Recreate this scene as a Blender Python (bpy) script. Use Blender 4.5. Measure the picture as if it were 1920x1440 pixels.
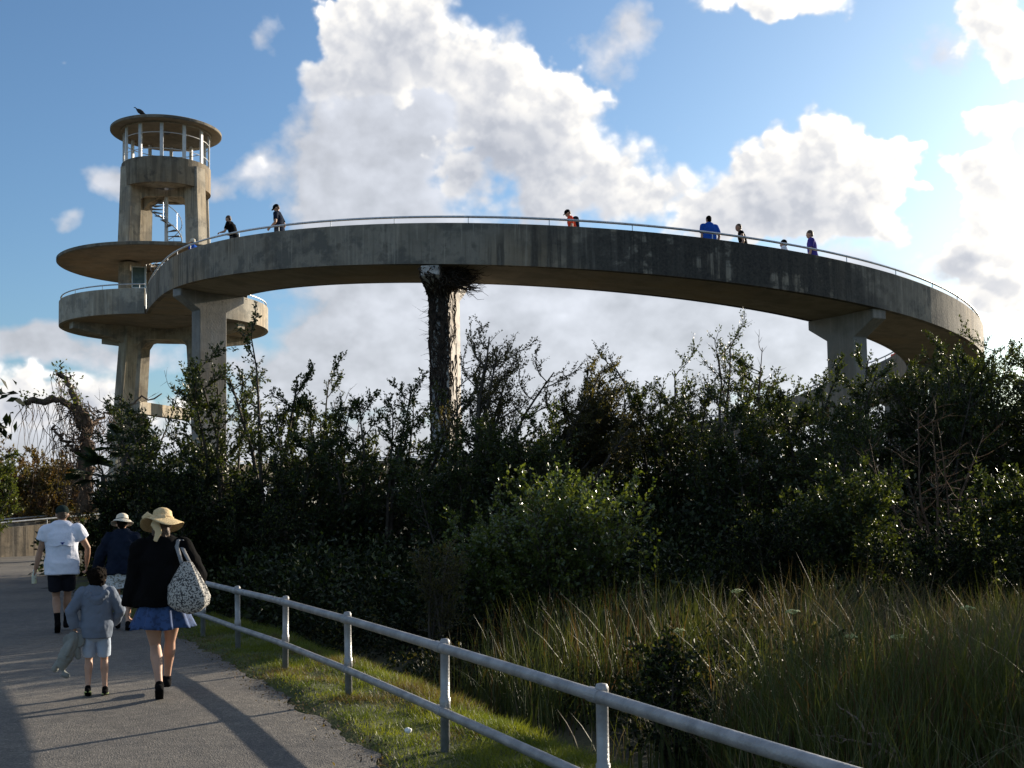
import bpy, bmesh, math, random
import numpy as np
from mathutils import Vector, Matrix
R=math.radians
for o in list(bpy.data.objects): bpy.data.objects.remove(o)
scene=bpy.context.scene
col=scene.collection

# =============== CAMERA, SKY, SUN, EXPOSURE ===============
CAM_Z=1.72; PITCH=.0614; ROLL=.0159; FPX=2137.9; Y0=813.31
cd=bpy.data.cameras.new('camera'); cam=bpy.data.objects.new('camera',cd); col.objects.link(cam)
cd.sensor_width=36; cd.lens=36*FPX/1920; cd.shift_y=(Y0-720)/1920; cd.clip_end=3000; cd.clip_start=.05
cam.location=(0,0,CAM_Z)
cam.rotation_euler=(Matrix.Rotation(math.pi/2+PITCH,3,'X')@Matrix.Rotation(-ROLL,3,'Z')).to_euler()
scene.camera=cam
SUN_AZ,SUN_EL=45.5,14.0
sv=Vector((math.sin(R(SUN_AZ))*math.cos(R(SUN_EL)),math.cos(R(SUN_AZ))*math.cos(R(SUN_EL)),math.sin(R(SUN_EL))))
ld=bpy.data.lights.new('sun','SUN'); ld.energy=5.0; ld.angle=R(.53); ld.color=(1,.87,.70)
sun=bpy.data.objects.new('sun',ld); col.objects.link(sun); sun.rotation_euler=sv.to_track_quat('Z','Y').to_euler(); sun.location=(20,20,30)
scene.view_settings.view_transform='Standard'; scene.view_settings.look='None'
scene.view_settings.gamma=1; scene.view_settings.use_curve_mapping=False
scene.view_settings.exposure=1.0
SKY_STRENGTH=0.072

# ---------- sky clouds baked to a picture of directions (azimuth, elevation) ----------
def _hash(ix,iy,seed):
    h=(ix.astype(np.int64)*374761393+iy.astype(np.int64)*668265263+seed*1274126177)&0xffffffff
    h=((h^(h>>13))*1274126177)&0xffffffff
    return ((h^(h>>16))&0xffffff).astype(np.float32)/0xffffff
def vnoise(x,y,seed):
    x0=np.floor(x);y0=np.floor(y);fx=(x-x0).astype(np.float32);fy=(y-y0).astype(np.float32)
    fx=fx*fx*fx*(fx*(fx*6-15)+10);fy=fy*fy*fy*(fy*(fy*6-15)+10)
    a=_hash(x0,y0,seed);b=_hash(x0+1,y0,seed);c=_hash(x0,y0+1,seed);d=_hash(x0+1,y0+1,seed)
    return (a*(1-fx)+b*fx)*(1-fy)+(c*(1-fx)+d*fx)*fy
def fbm(x,y,seed,o,g=.55):
    s=0;a=1;t=0
    for i in range(o):
        s=s+a*vnoise(x,y,seed+i*17);t+=a;a*=g
        x,y=(x*.8-y*.6)*2.03+3.1,(x*.6+y*.8)*2.03+7.7
    return s/t
def worley(x,y,seed):
    x0=np.floor(x);y0=np.floor(y);m=np.full(x.shape,9.,np.float32)
    for i in(-1,0,1):
        for j in(-1,0,1):
            cx=x0+i;cy=y0+j
            dx=cx+_hash(cx,cy,seed)-x;dy=cy+_hash(cx,cy,seed+5)-y
            m=np.minimum(m,(dx*dx+dy*dy).astype(np.float32))
    return np.sqrt(m)
def billow(x,y,seed,o):
    s=0;a=1;t=0
    for i in range(o):
        s=s+a*(1-worley(x,y,seed+i*31));t+=a;a*=.46
        x,y=(x*.8-y*.6)*2.1+1.3,(x*.6+y*.8)*2.1+4.7
    return s/t
# az, el, radius az, radius el, weight, softness(0 crisp..1 vapour)
CLOUDS=[(-6.64, 22.53, 2.81, 2.55, 0.93, 0),(-8.68, 20.66, 1.47, 1.07, 0.8, 0),(-4.46, 23.64, 2.95, 1.61, 0.9, 0),(-4.07, 21.86, 1.88, 1.21, 0.85, 0),(-10.14, 20.36, 0.75, 0.8, 0.6, 0),(-1.2, 21.86, 1.74, 1.34, 0.93, 0),(0.72, 21.72, 1.34, 1.34, 0.9, 0),(-0.97, 19.17, 2.01, 2.14, 0.92, 0),(1.35, 19.25, 2.41, 1.88, 0.95, 0),(3.25, 18.71, 1.88, 1.88, 0.95, 0),(0.91, 17.26, 3.08, 2.14, 0.95, 0),(4.3, 16.91, 2.68, 2.14, 0.95, 0),(6.42, 15.3, 2.41, 1.34, 0.95, 0),(-2.51, 16.66, 1.47, 1.07, 0.85, 0),(2.9, 14.66, 5.36, 1.21, 0.95, 0),(-5.76, 16.27, 4.56, 3.48, 0.8, 1),(-7.78, 15.85, 3.08, 2.81, 0.9, 1),(-4.18, 12.67, 6.7, 1.61, 1.0, 1),(-7.66, 14.32, 3.75, 1.61, 0.7, 1),(-6.81, 18.76, 3.48, 2.95, 0.85, 1),(-3.83, 19.54, 3.22, 2.41, 0.95, 1),(15.91, 17.15, 2.14, 1.61, 0.95, 0),(14.09, 16.08, 2.95, 1.34, 0.95, 0),(17.11, 15.57, 2.14, 1.47, 0.95, 0),(12.26, 15.47, 2.41, 1.21, 0.95, 0),(16.3, 13.91, 2.95, 1.34, 0.95, 0),(10.13, 14.35, 2.41, 0.94, 0.95, 0),(13.5, 13.62, 5.36, 1.21, 0.9, 0),(18.37, 16.17, 1.07, 0.8, 0.7, 0),(17.25, 12.33, 2.14, 1.07, 0.7, 0),(-2.87, 9.78, 8.84, 2.68, 0.95, 1),(6.53, 8.53, 10.18, 2.95, 1.3, 1),(13.11, 9.29, 6.7, 2.41, 1.2, 1),(1.13, 6.8, 13.4, 2.14, 1.3, 1),(-6.91, 7.94, 4.02, 1.61, 0.7, 1),(15.58, 7.1, 6.97, 2.14, 1.1, 1),(-9.56, 6.61, 4.29, 1.34, 0.6, 1),(-22.45, 7.64, 4.56, 1.02, 0.95, 1),(-18.42, 7.01, 2.41, 0.67, 0.5, 1),(-22.88, 4.67, 4.56, 1.88, 0.9, 0),(-19.85, 4.96, 1.61, 1.61, 0.9, 0),(-17.19, 3.97, 2.41, 1.34, 0.7, 0),(-10.61, 5.56, 2.68, 1.34, 0.8, 1),(-5.86, 6.08, 2.41, 1.34, 0.7, 1),(-12.52, 16.2, 1.34, 1.02, 0.6, 1),(-12.52, 16.2, 1.02, 0.75, 0.5, 0),(-14.2, 15.13, 1.07, 0.94, 0.6, 1),(-19.43, 15.18, 1.61, 0.91, 0.7, 1),(-18.46, 15.37, 1.07, 0.7, 0.6, 1),(-21.38, 13.53, 0.91, 0.48, 0.5, 1),(-21.68, 13.19, 0.54, 0.43, 0.45, 1),(13.11, 17.89, 0.67, 0.54, 0.5, 0),(23.12, 15.39, 2.55, 1.21, 0.9, 0),(23.97, 13.62, 2.14, 1.61, 0.95, 0),(24.13, 17.36, 1.88, 0.67, 0.8, 0),(22.72, 11.1, 2.95, 1.07, 0.9, 0),(23.57, 9.56, 2.95, 1.61, 0.95, 0),(21.52, 10.23, 1.34, 0.8, 0.7, 0),(20.49, 14.25, 0.59, 0.27, 0.55, 0),(13.57, 23.79, 4.82, 0.94, 0.9, 0),(23.39, 21.79, 2.95, 1.61, 0.8, 0),(24.7, 20.01, 1.88, 1.34, 0.8, 0),(21.69, 20.48, 1.88, 1.34, 0.5, 1),(4.68, 21.6, 1.88, 1.88, 0.5, 1),(6.35, 23.19, 1.34, 1.61, 0.45, 1),(-12.11, 22.64, 1.61, 1.34, 0.3, 1),(1.05, 2.25, 40.2, 2.41, 1.2, 1)]
def clouds(az,el,detail=6):
    """az, el in degrees (2-D arrays) -> coverage, brightness"""
    wx=(fbm(az*.35,el*.35,3,4)-.5)*1.7;wy=(fbm(az*.35+40,el*.35,9,4)-.5)*1.7
    X=az+wx;Y=el+wy
    hard=np.zeros(az.shape,np.float32);soft=np.zeros(az.shape,np.float32)
    for a,e,ra,re,w,sf in CLOUDS:
        q=((X-a)/ra)**2+((Y-e)/re)**2
        v=w*np.exp(-q*1.1)
        if sf<.5:hard=1-(1-hard)*(1-np.clip(v,0,.995))
        else:soft=1-(1-soft)*(1-np.clip(v,0,.97))
    # the rest of the sky outside the view carries the same broken cumulus
    out=np.clip((np.abs(az+1)-29)/6,0,1);up=np.clip((el-25)/5,0,1);o=np.maximum(out,up)
    g=fbm(az*.09+11,el*.13+5,71,4);g=np.clip((g-.5)*5,0,1)*np.clip(el/6,0,1)
    hard=np.maximum(hard,g*o)
    b=billow(az*.42,el*.5,21,detail);f=fbm(az*1.1,el*1.3,51,detail)
    d=hard*1.55-.62+(b-.52)*1.5+(f-.5)*.32
    ds=soft*1.75-.50+(f-.5)*.7+(fbm(az*.25,el*.3,91,4)-.5)*1.0
    return d,ds,hard,soft,b,f
def shade(az,el,sun=(45.5,15.5),detail=6):
    d,ds,hard,soft,b,f=clouds(az,el,detail)
    crisp=1.3+2.7*np.clip((fbm(az*.16+5,el*.2,201,3)-.38)*4,0,1)
    cov=np.clip(d*crisp+.04,0,1);cov=cov*cov*(3-2*cov)
    cs=np.clip(ds*1.5,0,.93)
    step=az[0,1]-az[0,0]
    # light from the sun side: density met while marching towards the sun (right and up)
    dx,dy=.75,.66
    dens=np.clip(d,0,1.2)
    acc=np.zeros_like(dens);n=np.zeros_like(dens)
    for k,wt in((.25,1),(.6,1),(1.1,1),(1.9,1.1),(3.,1.2),(4.4,1.2)):
        sx=int(round(dx*k/step));sy=int(round(dy*k/step))
        r=np.roll(np.roll(dens,-sx,1),-sy,0)
        acc+=wt*r
    k=.5;sx=max(1,int(round(dx*k/step)));sy=max(1,int(round(dy*k/step)))
    bb=b*.6+.5*f;rel=np.clip((bb-np.roll(np.roll(bb,-sx,1),-sy,0))*6,-.7,.7)
    lit=np.exp(-acc*.34)
    edge=np.exp(-np.clip(d,0,2)*2.2)
    br=.56+.64*lit+.26*edge+rel*.20*(.3+lit)+(fbm(az*.22+3,el*.3,171,4)-.5)*.34
    # clouds nearer the sun glow brighter
    ang=np.hypot((az-sun[0]),(el-sun[1]))
    near=np.clip(1-ang/60,0,1)
    br=br*(.86+.5*near)
    bs=.70+.18*near+(f-.5)*.22+(fbm(az*.3+9,el*.6,131,4)-.5)*.35
    col=cov[...,None]*br[...,None]*np.array([1,.985,.97])+0
    tint=np.clip((br-.55)/.5,0,1)[...,None]
    c1=br[...,None]*(np.array([.86,.92,1.06])*(1-tint)+np.array([1.03,1.0,.95])*tint)
    hw=np.clip((hard-.08)/.40,0,1);hw=hw*hw*(3-2*hw);bs=bs*(1-.45*hw)+.45*hw*np.clip(br,0,1.)
    c2=bs[...,None]*np.array([.92,.95,1.03])
    cc=c2*(1-cov[...,None])+c1*cov[...,None]
    A=1-(1-cov)*(1-cs)
    return cc.astype(np.float32),A.astype(np.float32)

def sky_picture(name,a0,a1,e0,e1,ppd,detail):
    w=int((a1-a0)*ppd);h=int((e1-e0)*ppd)
    az=a0+(np.arange(w,dtype=np.float32)+.5)*(a1-a0)/w; el=e0+(np.arange(h,dtype=np.float32)+.5)*(e1-e0)/h
    AZ,EL=np.meshgrid(az,el)
    c,A=shade(AZ,EL,(SUN_AZ,SUN_EL),detail)
    px=np.concatenate([c,A[...,None]],-1).astype(np.float32)
    im=bpy.data.images.new(name,w,h,alpha=True,float_buffer=True)
    im.colorspace_settings.name='Non-Color'; im.alpha_mode='CHANNEL_PACKED'
    im.pixels.foreach_set(px.ravel()); im.update(); im.pack()
    return im
world=bpy.data.worlds.new('World'); scene.world=world; world.use_nodes=True
nt=world.node_tree; N=nt.nodes; N.clear(); L=nt.links
def wn(t,**k):
    n=N.new(t)
    for a,b in k.items(): setattr(n,a,b)
    return n
def wm(op,a,b=None,c=None,clamp=False):
    n=wn('ShaderNodeMath',operation=op,use_clamp=clamp)
    for i,v in enumerate((a,b,c)):
        if v is None: continue
        if isinstance(v,(int,float)): n.inputs[i].default_value=v
        else: L.new(v,n.inputs[i])
    return n.outputs[0]
sky=wn('ShaderNodeTexSky',sky_type='NISHITA',sun_disc=False); sky.sun_elevation=R(SUN_EL); sky.sun_rotation=R(SUN_AZ)
sky.air_density=1.0; sky.dust_density=1.3; sky.ozone_density=1.6
tc=wn('ShaderNodeTexCoord'); sp=wn('ShaderNodeSeparateXYZ'); L.new(tc.outputs['Generated'],sp.inputs[0])
azn=wm('DEGREES',wm('ARCTAN2',sp.outputs[0],sp.outputs[1])); eln=wm('DEGREES',wm('ARCSINE',sp.outputs[2]))
def lookup(im,a0,a1,e0,e1):
    cb=wn('ShaderNodeCombineXYZ')
    L.new(wm('DIVIDE',wm('SUBTRACT',azn,a0),a1-a0),cb.inputs[0]); L.new(wm('DIVIDE',wm('SUBTRACT',eln,e0),e1-e0),cb.inputs[1])
    t=wn('ShaderNodeTexImage'); t.image=im; t.interpolation='Cubic'; t.extension='EXTEND'; L.new(cb.outputs[0],t.inputs[0]); return t
WA=(-180,180,0,90); HA=(-40,40,-3,32)
wide=lookup(sky_picture('sky_wide',*WA,4,4),*WA); fine=lookup(sky_picture('sky_fine',*HA,22,6),*HA)
inside=wm('MULTIPLY',wm('MULTIPLY',wm('GREATER_THAN',azn,HA[0]+.5),wm('LESS_THAN',azn,HA[1]-.5)),wm('LESS_THAN',eln,HA[3]-.5))
mc=wn('ShaderNodeMix',data_type='RGBA'); L.new(inside,mc.inputs[0]); L.new(wide.outputs[0],mc.inputs[6]); L.new(fine.outputs[0],mc.inputs[7])
ma=wn('ShaderNodeMix',data_type='FLOAT'); L.new(inside,ma.inputs[0]); L.new(wide.outputs[1],ma.inputs[2]); L.new(fine.outputs[1],ma.inputs[3])
sc=wn('ShaderNodeVectorMath',operation='SCALE'); L.new(mc.outputs[2],sc.inputs[0]); sc.inputs[3].default_value=0.5/SKY_STRENGTH
tint=wn('ShaderNodeVectorMath',operation='MULTIPLY'); L.new(sky.outputs[0],tint.inputs[0]); tint.inputs[1].default_value=(.72,.94,1.16)
mix=wn('ShaderNodeMix',data_type='RGBA'); L.new(wm('MULTIPLY',ma.outputs[0],wm('GREATER_THAN',eln,-1)),mix.inputs[0]); L.new(tint.outputs[0],mix.inputs[6]); L.new(sc.outputs[0],mix.inputs[7])
bg=wn('ShaderNodeBackground'); bg.inputs[1].default_value=SKY_STRENGTH; L.new(mix.outputs[2],bg.inputs[0])
ow=wn('ShaderNodeOutputWorld'); L.new(bg.outputs[0],ow.inputs[0])
world.cycles.sampling_method='MANUAL'; world.cycles.sample_map_resolution=512

# =============== HELPERS ===============
def ray(px,py):
    A=px-960;B=-(py-Y0);c,s=math.cos(ROLL),math.sin(ROLL)
    a=A*c+B*s;b=-A*s+B*c;x=a/FPX;u=b/FPX;cp,spn=math.cos(PITCH),math.sin(PITCH)
    return np.array([x,cp-u*spn,spn+u*cp])
def P(px,py,Y):
    r=ray(px,py); return r*Y/r[1]+np.array([0,0,CAM_Z])
def G(px,py,z=0):
    r=ray(px,py); return r*(z-CAM_Z)/r[2]+np.array([0,0,CAM_Z])
def vnoise3(p,seed=0):
    p=np.asarray(p,dtype=np.float64);i=np.floor(p).astype(np.int64);f=p-i;f=f*f*(3-2*f);r=0
    for dx in(0,1):
        for dy in(0,1):
            for dz in(0,1):
                h=((i[:,0]+dx)*374761393+(i[:,1]+dy)*668265263+(i[:,2]+dz)*2147483647+seed*1274126177)&0xffffffff
                h=((h^(h>>13))*1274126177)&0xffffffff;h=((h^(h>>16))&0xffff)/65535.
                r=r+h*(f[:,0] if dx else 1-f[:,0])*(f[:,1] if dy else 1-f[:,1])*(f[:,2] if dz else 1-f[:,2])
    return r*2-1
def tag(o,label=None,cat=None,group=None,kind=None):
    if label:o['label']=label
    if cat:o['category']=cat
    if group:o['group']=group
    if kind:o['kind']=kind
    return o
def empty(name,loc,label,cat,group=None,rz=0):
    o=bpy.data.objects.new(name,None);o.empty_display_size=.3;o.location=loc;o.rotation_euler=(0,0,rz);col.objects.link(o)
    return tag(o,label,cat,group)
def link(name,me,mats,parent=None,loc=None,smooth=False):
    if not isinstance(mats,(list,tuple)):mats=[mats]
    for m in mats:me.materials.append(m)
    if smooth:me.polygons.foreach_set('use_smooth',np.ones(len(me.polygons),bool))
    o=bpy.data.objects.new(name,me);col.objects.link(o)
    if parent:o.parent=parent
    if loc is not None:o.location=loc
    return o
class MB:
    def __init__(s):s.v=[];s.f=[];s.n=0
    def add(s,v,f):
        v=np.asarray(v,float);s.v.append(v);n=s.n
        s.f+= [tuple(int(i)+n for i in q) for q in f];s.n+=len(v)
    def box(s,c,d,rz=0,rx=0,ry=0):
        x,y,z=np.array(d)/2.;v=np.array([(a*x,b*y,e*z) for a in(-1,1) for b in(-1,1) for e in(-1,1)])
        M=np.array((Matrix.Rotation(rz,3,'Z')@Matrix.Rotation(ry,3,'Y')@Matrix.Rotation(rx,3,'X')))
        s.add(v@M.T+np.array(c),[(0,1,3,2),(4,6,7,5),(0,4,5,1),(2,3,7,6),(0,2,6,4),(1,5,7,3)])
    def tube(s,pts,rad,n=8,cap=True,sq=None):
        pts=np.asarray(pts,float);m=len(pts);rad=np.broadcast_to(np.asarray(rad,float),(m,)) if np.ndim(rad)<2 else np.asarray(rad,float)
        t=np.gradient(pts,axis=0);t/=np.linalg.norm(t,axis=1)[:,None]+1e-9
        ref=np.array([0,0,1.]) if abs(t[:,2]).mean()<.8 else np.array([1.,0,0])
        a=np.cross(t,ref);a/=np.linalg.norm(a,axis=1)[:,None]+1e-9;b=np.cross(a,t)
        th=np.arange(n)*2*math.pi/n
        r1=rad if rad.ndim==1 else rad[:,0];r2=rad if rad.ndim==1 else rad[:,1]
        v=(pts[:,None]+a[:,None]*(np.cos(th)[None,:,None]*r1[:,None,None])+b[:,None]*(np.sin(th)[None,:,None]*r2[:,None,None])).reshape(-1,3)
        f=[(i*n+j,i*n+(j+1)%n,(i+1)*n+(j+1)%n,(i+1)*n+j) for i in range(m-1) for j in range(n)]
        if cap:f+=[tuple(range(n))[::-1],tuple(range((m-1)*n,m*n))]
        s.add(v,f)
    def lathe(s,prof,c=(0,0,0),n=32,close=True,sx=1,sy=1,a0=0,a1=2*math.pi):
        full=abs(a1-a0-2*math.pi)<1e-6;k=n if full else n+1
        th=a0+(a1-a0)*np.arange(k)/n
        prof=np.asarray(prof,float);m=len(prof)
        v=np.array([[r*math.cos(t)*sx+c[0],r*math.sin(t)*sy+c[1],z+c[2]] for r,z in prof for t in th])
        jj=range(n);mm=range(m) if close else range(m-1)
        f=[(i*k+j,i*k+(j+1)%k,((i+1)%m)*k+(j+1)%k,((i+1)%m)*k+j) for i in mm for j in jj]
        if not full and close:f+=[tuple(i*k for i in range(m)),tuple(i*k+k-1 for i in range(m))[::-1]]
        s.add(v,f)
    def sphere(s,c,r,n=12,m=8):
        r=np.broadcast_to(np.asarray(r,float),(3,))
        v=[(0,0,-1)]+[(math.cos(2*math.pi*j/n)*math.sin(math.pi*i/m),math.sin(2*math.pi*j/n)*math.sin(math.pi*i/m),-math.cos(math.pi*i/m)) for i in range(1,m) for j in range(n)]+[(0,0,1)]
        f=[(0,1+(j+1)%n,1+j) for j in range(n)]+[(1+i*n+j,1+i*n+(j+1)%n,1+(i+1)*n+(j+1)%n,1+(i+1)*n+j) for i in range(m-2) for j in range(n)]
        l=1+(m-1)*n;f+=[(l,1+(m-2)*n+j,1+(m-2)*n+(j+1)%n) for j in range(n)]
        s.add(np.array(v)*r+np.array(c),f)
    def mesh(s,name,origin=(0,0,0)):
        me=bpy.data.meshes.new(name)
        v=np.concatenate(s.v)-np.array(origin,float)
        me.from_pydata(v.tolist(),[],s.f);me.update();return me
    def obj(s,name,mats,parent=None,origin=None,smooth=False,bevel=0):
        if origin is None:origin=tuple(parent.matrix_world.translation) if parent is not None and not isinstance(parent,str) else (0,0,0)
        if parent is not None:
            origin=np.array(parent.location);q=parent.parent
            while q:origin=origin+np.array(q.location);q=q.parent
        o=link(name,s.mesh(name,origin),mats,parent,None if parent is not None else origin,smooth)
        if bevel:
            b=o.modifiers.new('bevel','BEVEL');b.width=bevel;b.segments=2;b.limit_method='ANGLE'
        return o
def quads(name,V,F,mats,parent=None,origin=(0,0,0),smooth=False,mi=None):
    """fast mesh from arrays; F is (n,k)"""
    me=bpy.data.meshes.new(name);V=(np.asarray(V,np.float32)-np.asarray(origin,np.float32));F=np.asarray(F,np.int32);k=F.shape[1]
    me.vertices.add(len(V));me.vertices.foreach_set('co',V.ravel());me.loops.add(F.size);me.loops.foreach_set('vertex_index',F.ravel())
    me.polygons.add(len(F));me.polygons.foreach_set('loop_start',np.arange(len(F),dtype=np.int32)*k)
    if mi is not None:me.polygons.foreach_set('material_index',mi.astype(np.int32))
    me.update(calc_edges=True)
    return link(name,me,mats,parent,None if parent is not None else origin,smooth)

# ---------- materials ----------
def mat(name,c1,c2=None,rough=.8,scale=4.,spec=.4,bump=0,bscale=40,metal=0,trans=0,stretch=(1,1,1),detail=5,ramp=(.35,.65)):
    m=bpy.data.materials.new(name);m.use_nodes=True;t=m.node_tree;b=t.nodes['Principled BSDF']
    b.inputs['Roughness'].default_value=rough;b.inputs['Specular IOR Level'].default_value=spec;b.inputs['Metallic'].default_value=metal
    g=t.nodes.new('ShaderNodeNewGeometry');tcn=t.nodes.new('ShaderNodeTexCoord');mp=t.nodes.new('ShaderNodeMapping');mp.inputs['Scale'].default_value=stretch
    t.links.new(tcn.outputs['Object'],mp.inputs[0])
    n=t.nodes.new('ShaderNodeTexNoise');n.inputs['Scale'].default_value=scale;n.inputs['Detail'].default_value=detail;t.links.new(mp.outputs[0],n.inputs['Vector'])
    r=t.nodes.new('ShaderNodeValToRGB');r.color_ramp.elements[0].position=ramp[0];r.color_ramp.elements[1].position=ramp[1]
    r.color_ramp.elements[0].color=(*c1,1);r.color_ramp.elements[1].color=(*(c2 or c1),1)
    t.links.new(n.outputs[0],r.inputs[0]);t.links.new(r.outputs[0],b.inputs['Base Color'])
    if bump:
        n2=t.nodes.new('ShaderNodeTexNoise');n2.inputs['Scale'].default_value=bscale;n2.inputs['Detail'].default_value=4;t.links.new(mp.outputs[0],n2.inputs['Vector'])
        bu=t.nodes.new('ShaderNodeBump');bu.inputs['Strength'].default_value=bump;bu.inputs['Distance'].default_value=.02;t.links.new(n2.outputs[0],bu.inputs['Height']);t.links.new(bu.outputs[0],b.inputs['Normal'])
    if trans:
        tr=t.nodes.new('ShaderNodeBsdfTranslucent');mx=t.nodes.new('ShaderNodeMixShader');mx.inputs[0].default_value=trans
        br=t.nodes.new('ShaderNodeMix');br.data_type='RGBA';br.blend_type='MULTIPLY';br.inputs[0].default_value=1;br.inputs[7].default_value=(1.9,1.7,.7,1);t.links.new(r.outputs[0],br.inputs[6])
        t.links.new(br.outputs[2],tr.inputs[0]);t.links.new(b.outputs[0],mx.inputs[1]);t.links.new(tr.outputs[0],mx.inputs[2]);t.links.new(mx.outputs[0],t.nodes['Material Output'].inputs[0])
    return m
def concrete(name,base,stain,grow=.5,seed=0.,warm=(.30,.21,.11),streak=1.,blot=None):
    m=bpy.data.materials.new(name);m.use_nodes=True;t=m.node_tree;b=t.nodes['Principled BSDF'];l=t.links
    b.inputs['Roughness'].default_value=.9;b.inputs['Specular IOR Level'].default_value=.25
    g=t.nodes.new('ShaderNodeNewGeometry')
    def noise(sc,st,det=5,off=0,rg=.6):
        mp=t.nodes.new('ShaderNodeMapping');mp.inputs['Scale'].default_value=st;mp.inputs['Location'].default_value=(off+seed,off*2,off*.7);l.new(g.outputs['Position'],mp.inputs[0])
        n=t.nodes.new('ShaderNodeTexNoise');n.inputs['Scale'].default_value=sc;n.inputs['Detail'].default_value=det;n.inputs['Roughness'].default_value=rg;l.new(mp.outputs[0],n.inputs['Vector']);return n.outputs[0]
    def rng(v,a,bb,c=0,d=1):
        r=t.nodes.new('ShaderNodeMapRange');l.new(v,r.inputs[0])
        for i,x in enumerate((a,bb,c,d)):r.inputs[i+1].default_value=x
        return r.outputs[0]
    def mul(a,bb):
        n=t.nodes.new('ShaderNodeMath');n.operation='MULTIPLY';n.use_clamp=True
        for i,v in enumerate((a,bb)):
            if isinstance(v,float):n.inputs[i].default_value=v
            else:l.new(v,n.inputs[i])
        return n.outputs[0]
    def mixc(f,a,bb):
        n=t.nodes.new('ShaderNodeMix');n.data_type='RGBA';l.new(f,n.inputs[0])
        for i,v in((6,a),(7,bb)):
            if isinstance(v,tuple):n.inputs[i].default_value=(*v,1)
            else:l.new(v,n.inputs[i])
        return n.outputs[2]
    big=noise(.22,(1,1,.8),4,3);mid=noise(1.6,(1,1,1),6,9);st=noise(2.6,(1.6,1.6,.10),5,1);fine=noise(14,(1,1,1),5,2);st2=noise(7,(1.3,1.3,.06),4,7)
    blo=noise(.75,(1,1,1.3),6,13,.65)
    c=mixc(rng(mid,.35,.7),tuple(x*.8 for x in base),tuple(x*1.22 for x in base))
    c=mixc(rng(blo,.50,.58,0,.85*min(1,grow+.25)),c,tuple(x*y for x,y in zip(base,(.42,.46,.52))))
    c=mixc(rng(big,.48,.66,0,.6),c,tuple(x*y for x,y in zip(base,(1.28,1.02,.70))))
    c=mixc(mul(mul(rng(st,.48,.58),rng(big,.56-.12*grow,.64-.12*grow)),.95*streak),c,stain)
    c=mixc(mul(rng(st2,.56,.66),.55*streak),c,tuple(x*.45 for x in base))
    c=mixc(mul(rng(mid,.57,.66),.6*min(1,grow+.2)),c,stain)
    c=mixc(mul(rng(st2,.36,.42,1,0),.45*streak),c,tuple(min(1,x*1.75) for x in base))
    if blot:
        gp=t.nodes.new('ShaderNodeSeparateXYZ');l.new(g.outputs['Position'],gp.inputs[0])
        d_=t.nodes.new('ShaderNodeMath');d_.operation='SUBTRACT';l.new(gp.outputs[0],d_.inputs[0]);d_.inputs[1].default_value=blot[0]
        a_=t.nodes.new('ShaderNodeMath');a_.operation='ABSOLUTE';l.new(d_.outputs[0],a_.inputs[0])
        msk=rng(a_.outputs[0],blot[3],blot[2]+1.5,1,0)
        c=mixc(mul(mul(msk,rng(blo,.40,.46)),.9),c,tuple(x*.9 for x in stain))
        c=mixc(mul(mul(msk,rng(st,.44,.52)),.9),c,tuple(x*.9 for x in stain))
    c=mixc(mul(rng(fine,.35,.65),.25),c,tuple(x*.7 for x in base))
    l.new(c,b.inputs['Base Color'])
    bu=t.nodes.new('ShaderNodeBump');bu.inputs['Strength'].default_value=.5;bu.inputs['Distance'].default_value=.015;l.new(fine,bu.inputs['Height']);l.new(bu.outputs[0],b.inputs['Normal'])
    return m
CON=concrete('weathered_concrete',(.255,.225,.18),(.040,.037,.034),.7,streak=.8,blot=(6.6,33.5,5.2,2.9))
CON2=concrete('tower_concrete',(.39,.355,.29),(.070,.066,.060),.62,7.,streak=.55)
CONU=concrete('underside_concrete',(.28,.245,.195),(.14,.115,.085),.1,3.,streak=.15)
CONP=concrete('pier_concrete',(.25,.245,.235),(.10,.095,.09),.1,5.,streak=.5)
CONV=concrete('pale_pier_concrete',(.56,.52,.48),(.20,.18,.17),.6,9.,streak=.6)
CONC=concrete('mildewed_concrete',(.22,.19,.145),(.035,.033,.030),1.5,11.,streak=.45)
METAL=mat('galvanised_metal',(.42,.43,.44),(.58,.59,.60),rough=.42,scale=9,metal=.75,spec=.5,bump=.08,bscale=60)
METALP=mat('rail_paint',(.21,.215,.22),(.35,.35,.35),rough=.46,scale=7,metal=.35,bump=.25,bscale=60)
WHITE=mat('white_paint',(.50,.52,.54),(.62,.63,.63),rough=.5,scale=5)
DARKM=mat('dark_metal',(.10,.11,.13),(.16,.17,.19),rough=.5,metal=.5)
BARK=mat('grey_bark',(.035,.028,.022),(.09,.075,.06),rough=.95,scale=14,bump=.6,stretch=(1,1,.3))
DEADW=mat('dead_wood',(.055,.038,.026),(.15,.10,.065),rough=.95,scale=10,bump=.6,stretch=(1,1,.3))
TWIGD=mat('pale_dead_twig',(.12,.09,.07),(.22,.17,.13),rough=.9,scale=9)
def leafmat(name,c1,c2,rough=.32,trans=.35,spec=.5,scale=3.):
    return mat(name,c1,c2,rough=rough,scale=scale,spec=spec,trans=trans,detail=3,ramp=(.36,.66))
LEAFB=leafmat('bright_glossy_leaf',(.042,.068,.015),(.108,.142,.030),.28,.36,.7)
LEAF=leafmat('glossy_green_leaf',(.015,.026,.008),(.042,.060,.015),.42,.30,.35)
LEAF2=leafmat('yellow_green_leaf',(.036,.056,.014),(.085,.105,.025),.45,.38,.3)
LEAFD=leafmat('shade_darkened_leaf',(.005,.010,.004),(.014,.022,.006),.55,.15,.12)  # near-black copy of the leaf green; the thicket's shade is put into its colour
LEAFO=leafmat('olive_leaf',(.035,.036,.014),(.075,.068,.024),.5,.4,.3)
LEAFR=leafmat('russet_leaf',(.075,.040,.022),(.085,.080,.028),.6,.4,.3,1.2)
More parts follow.
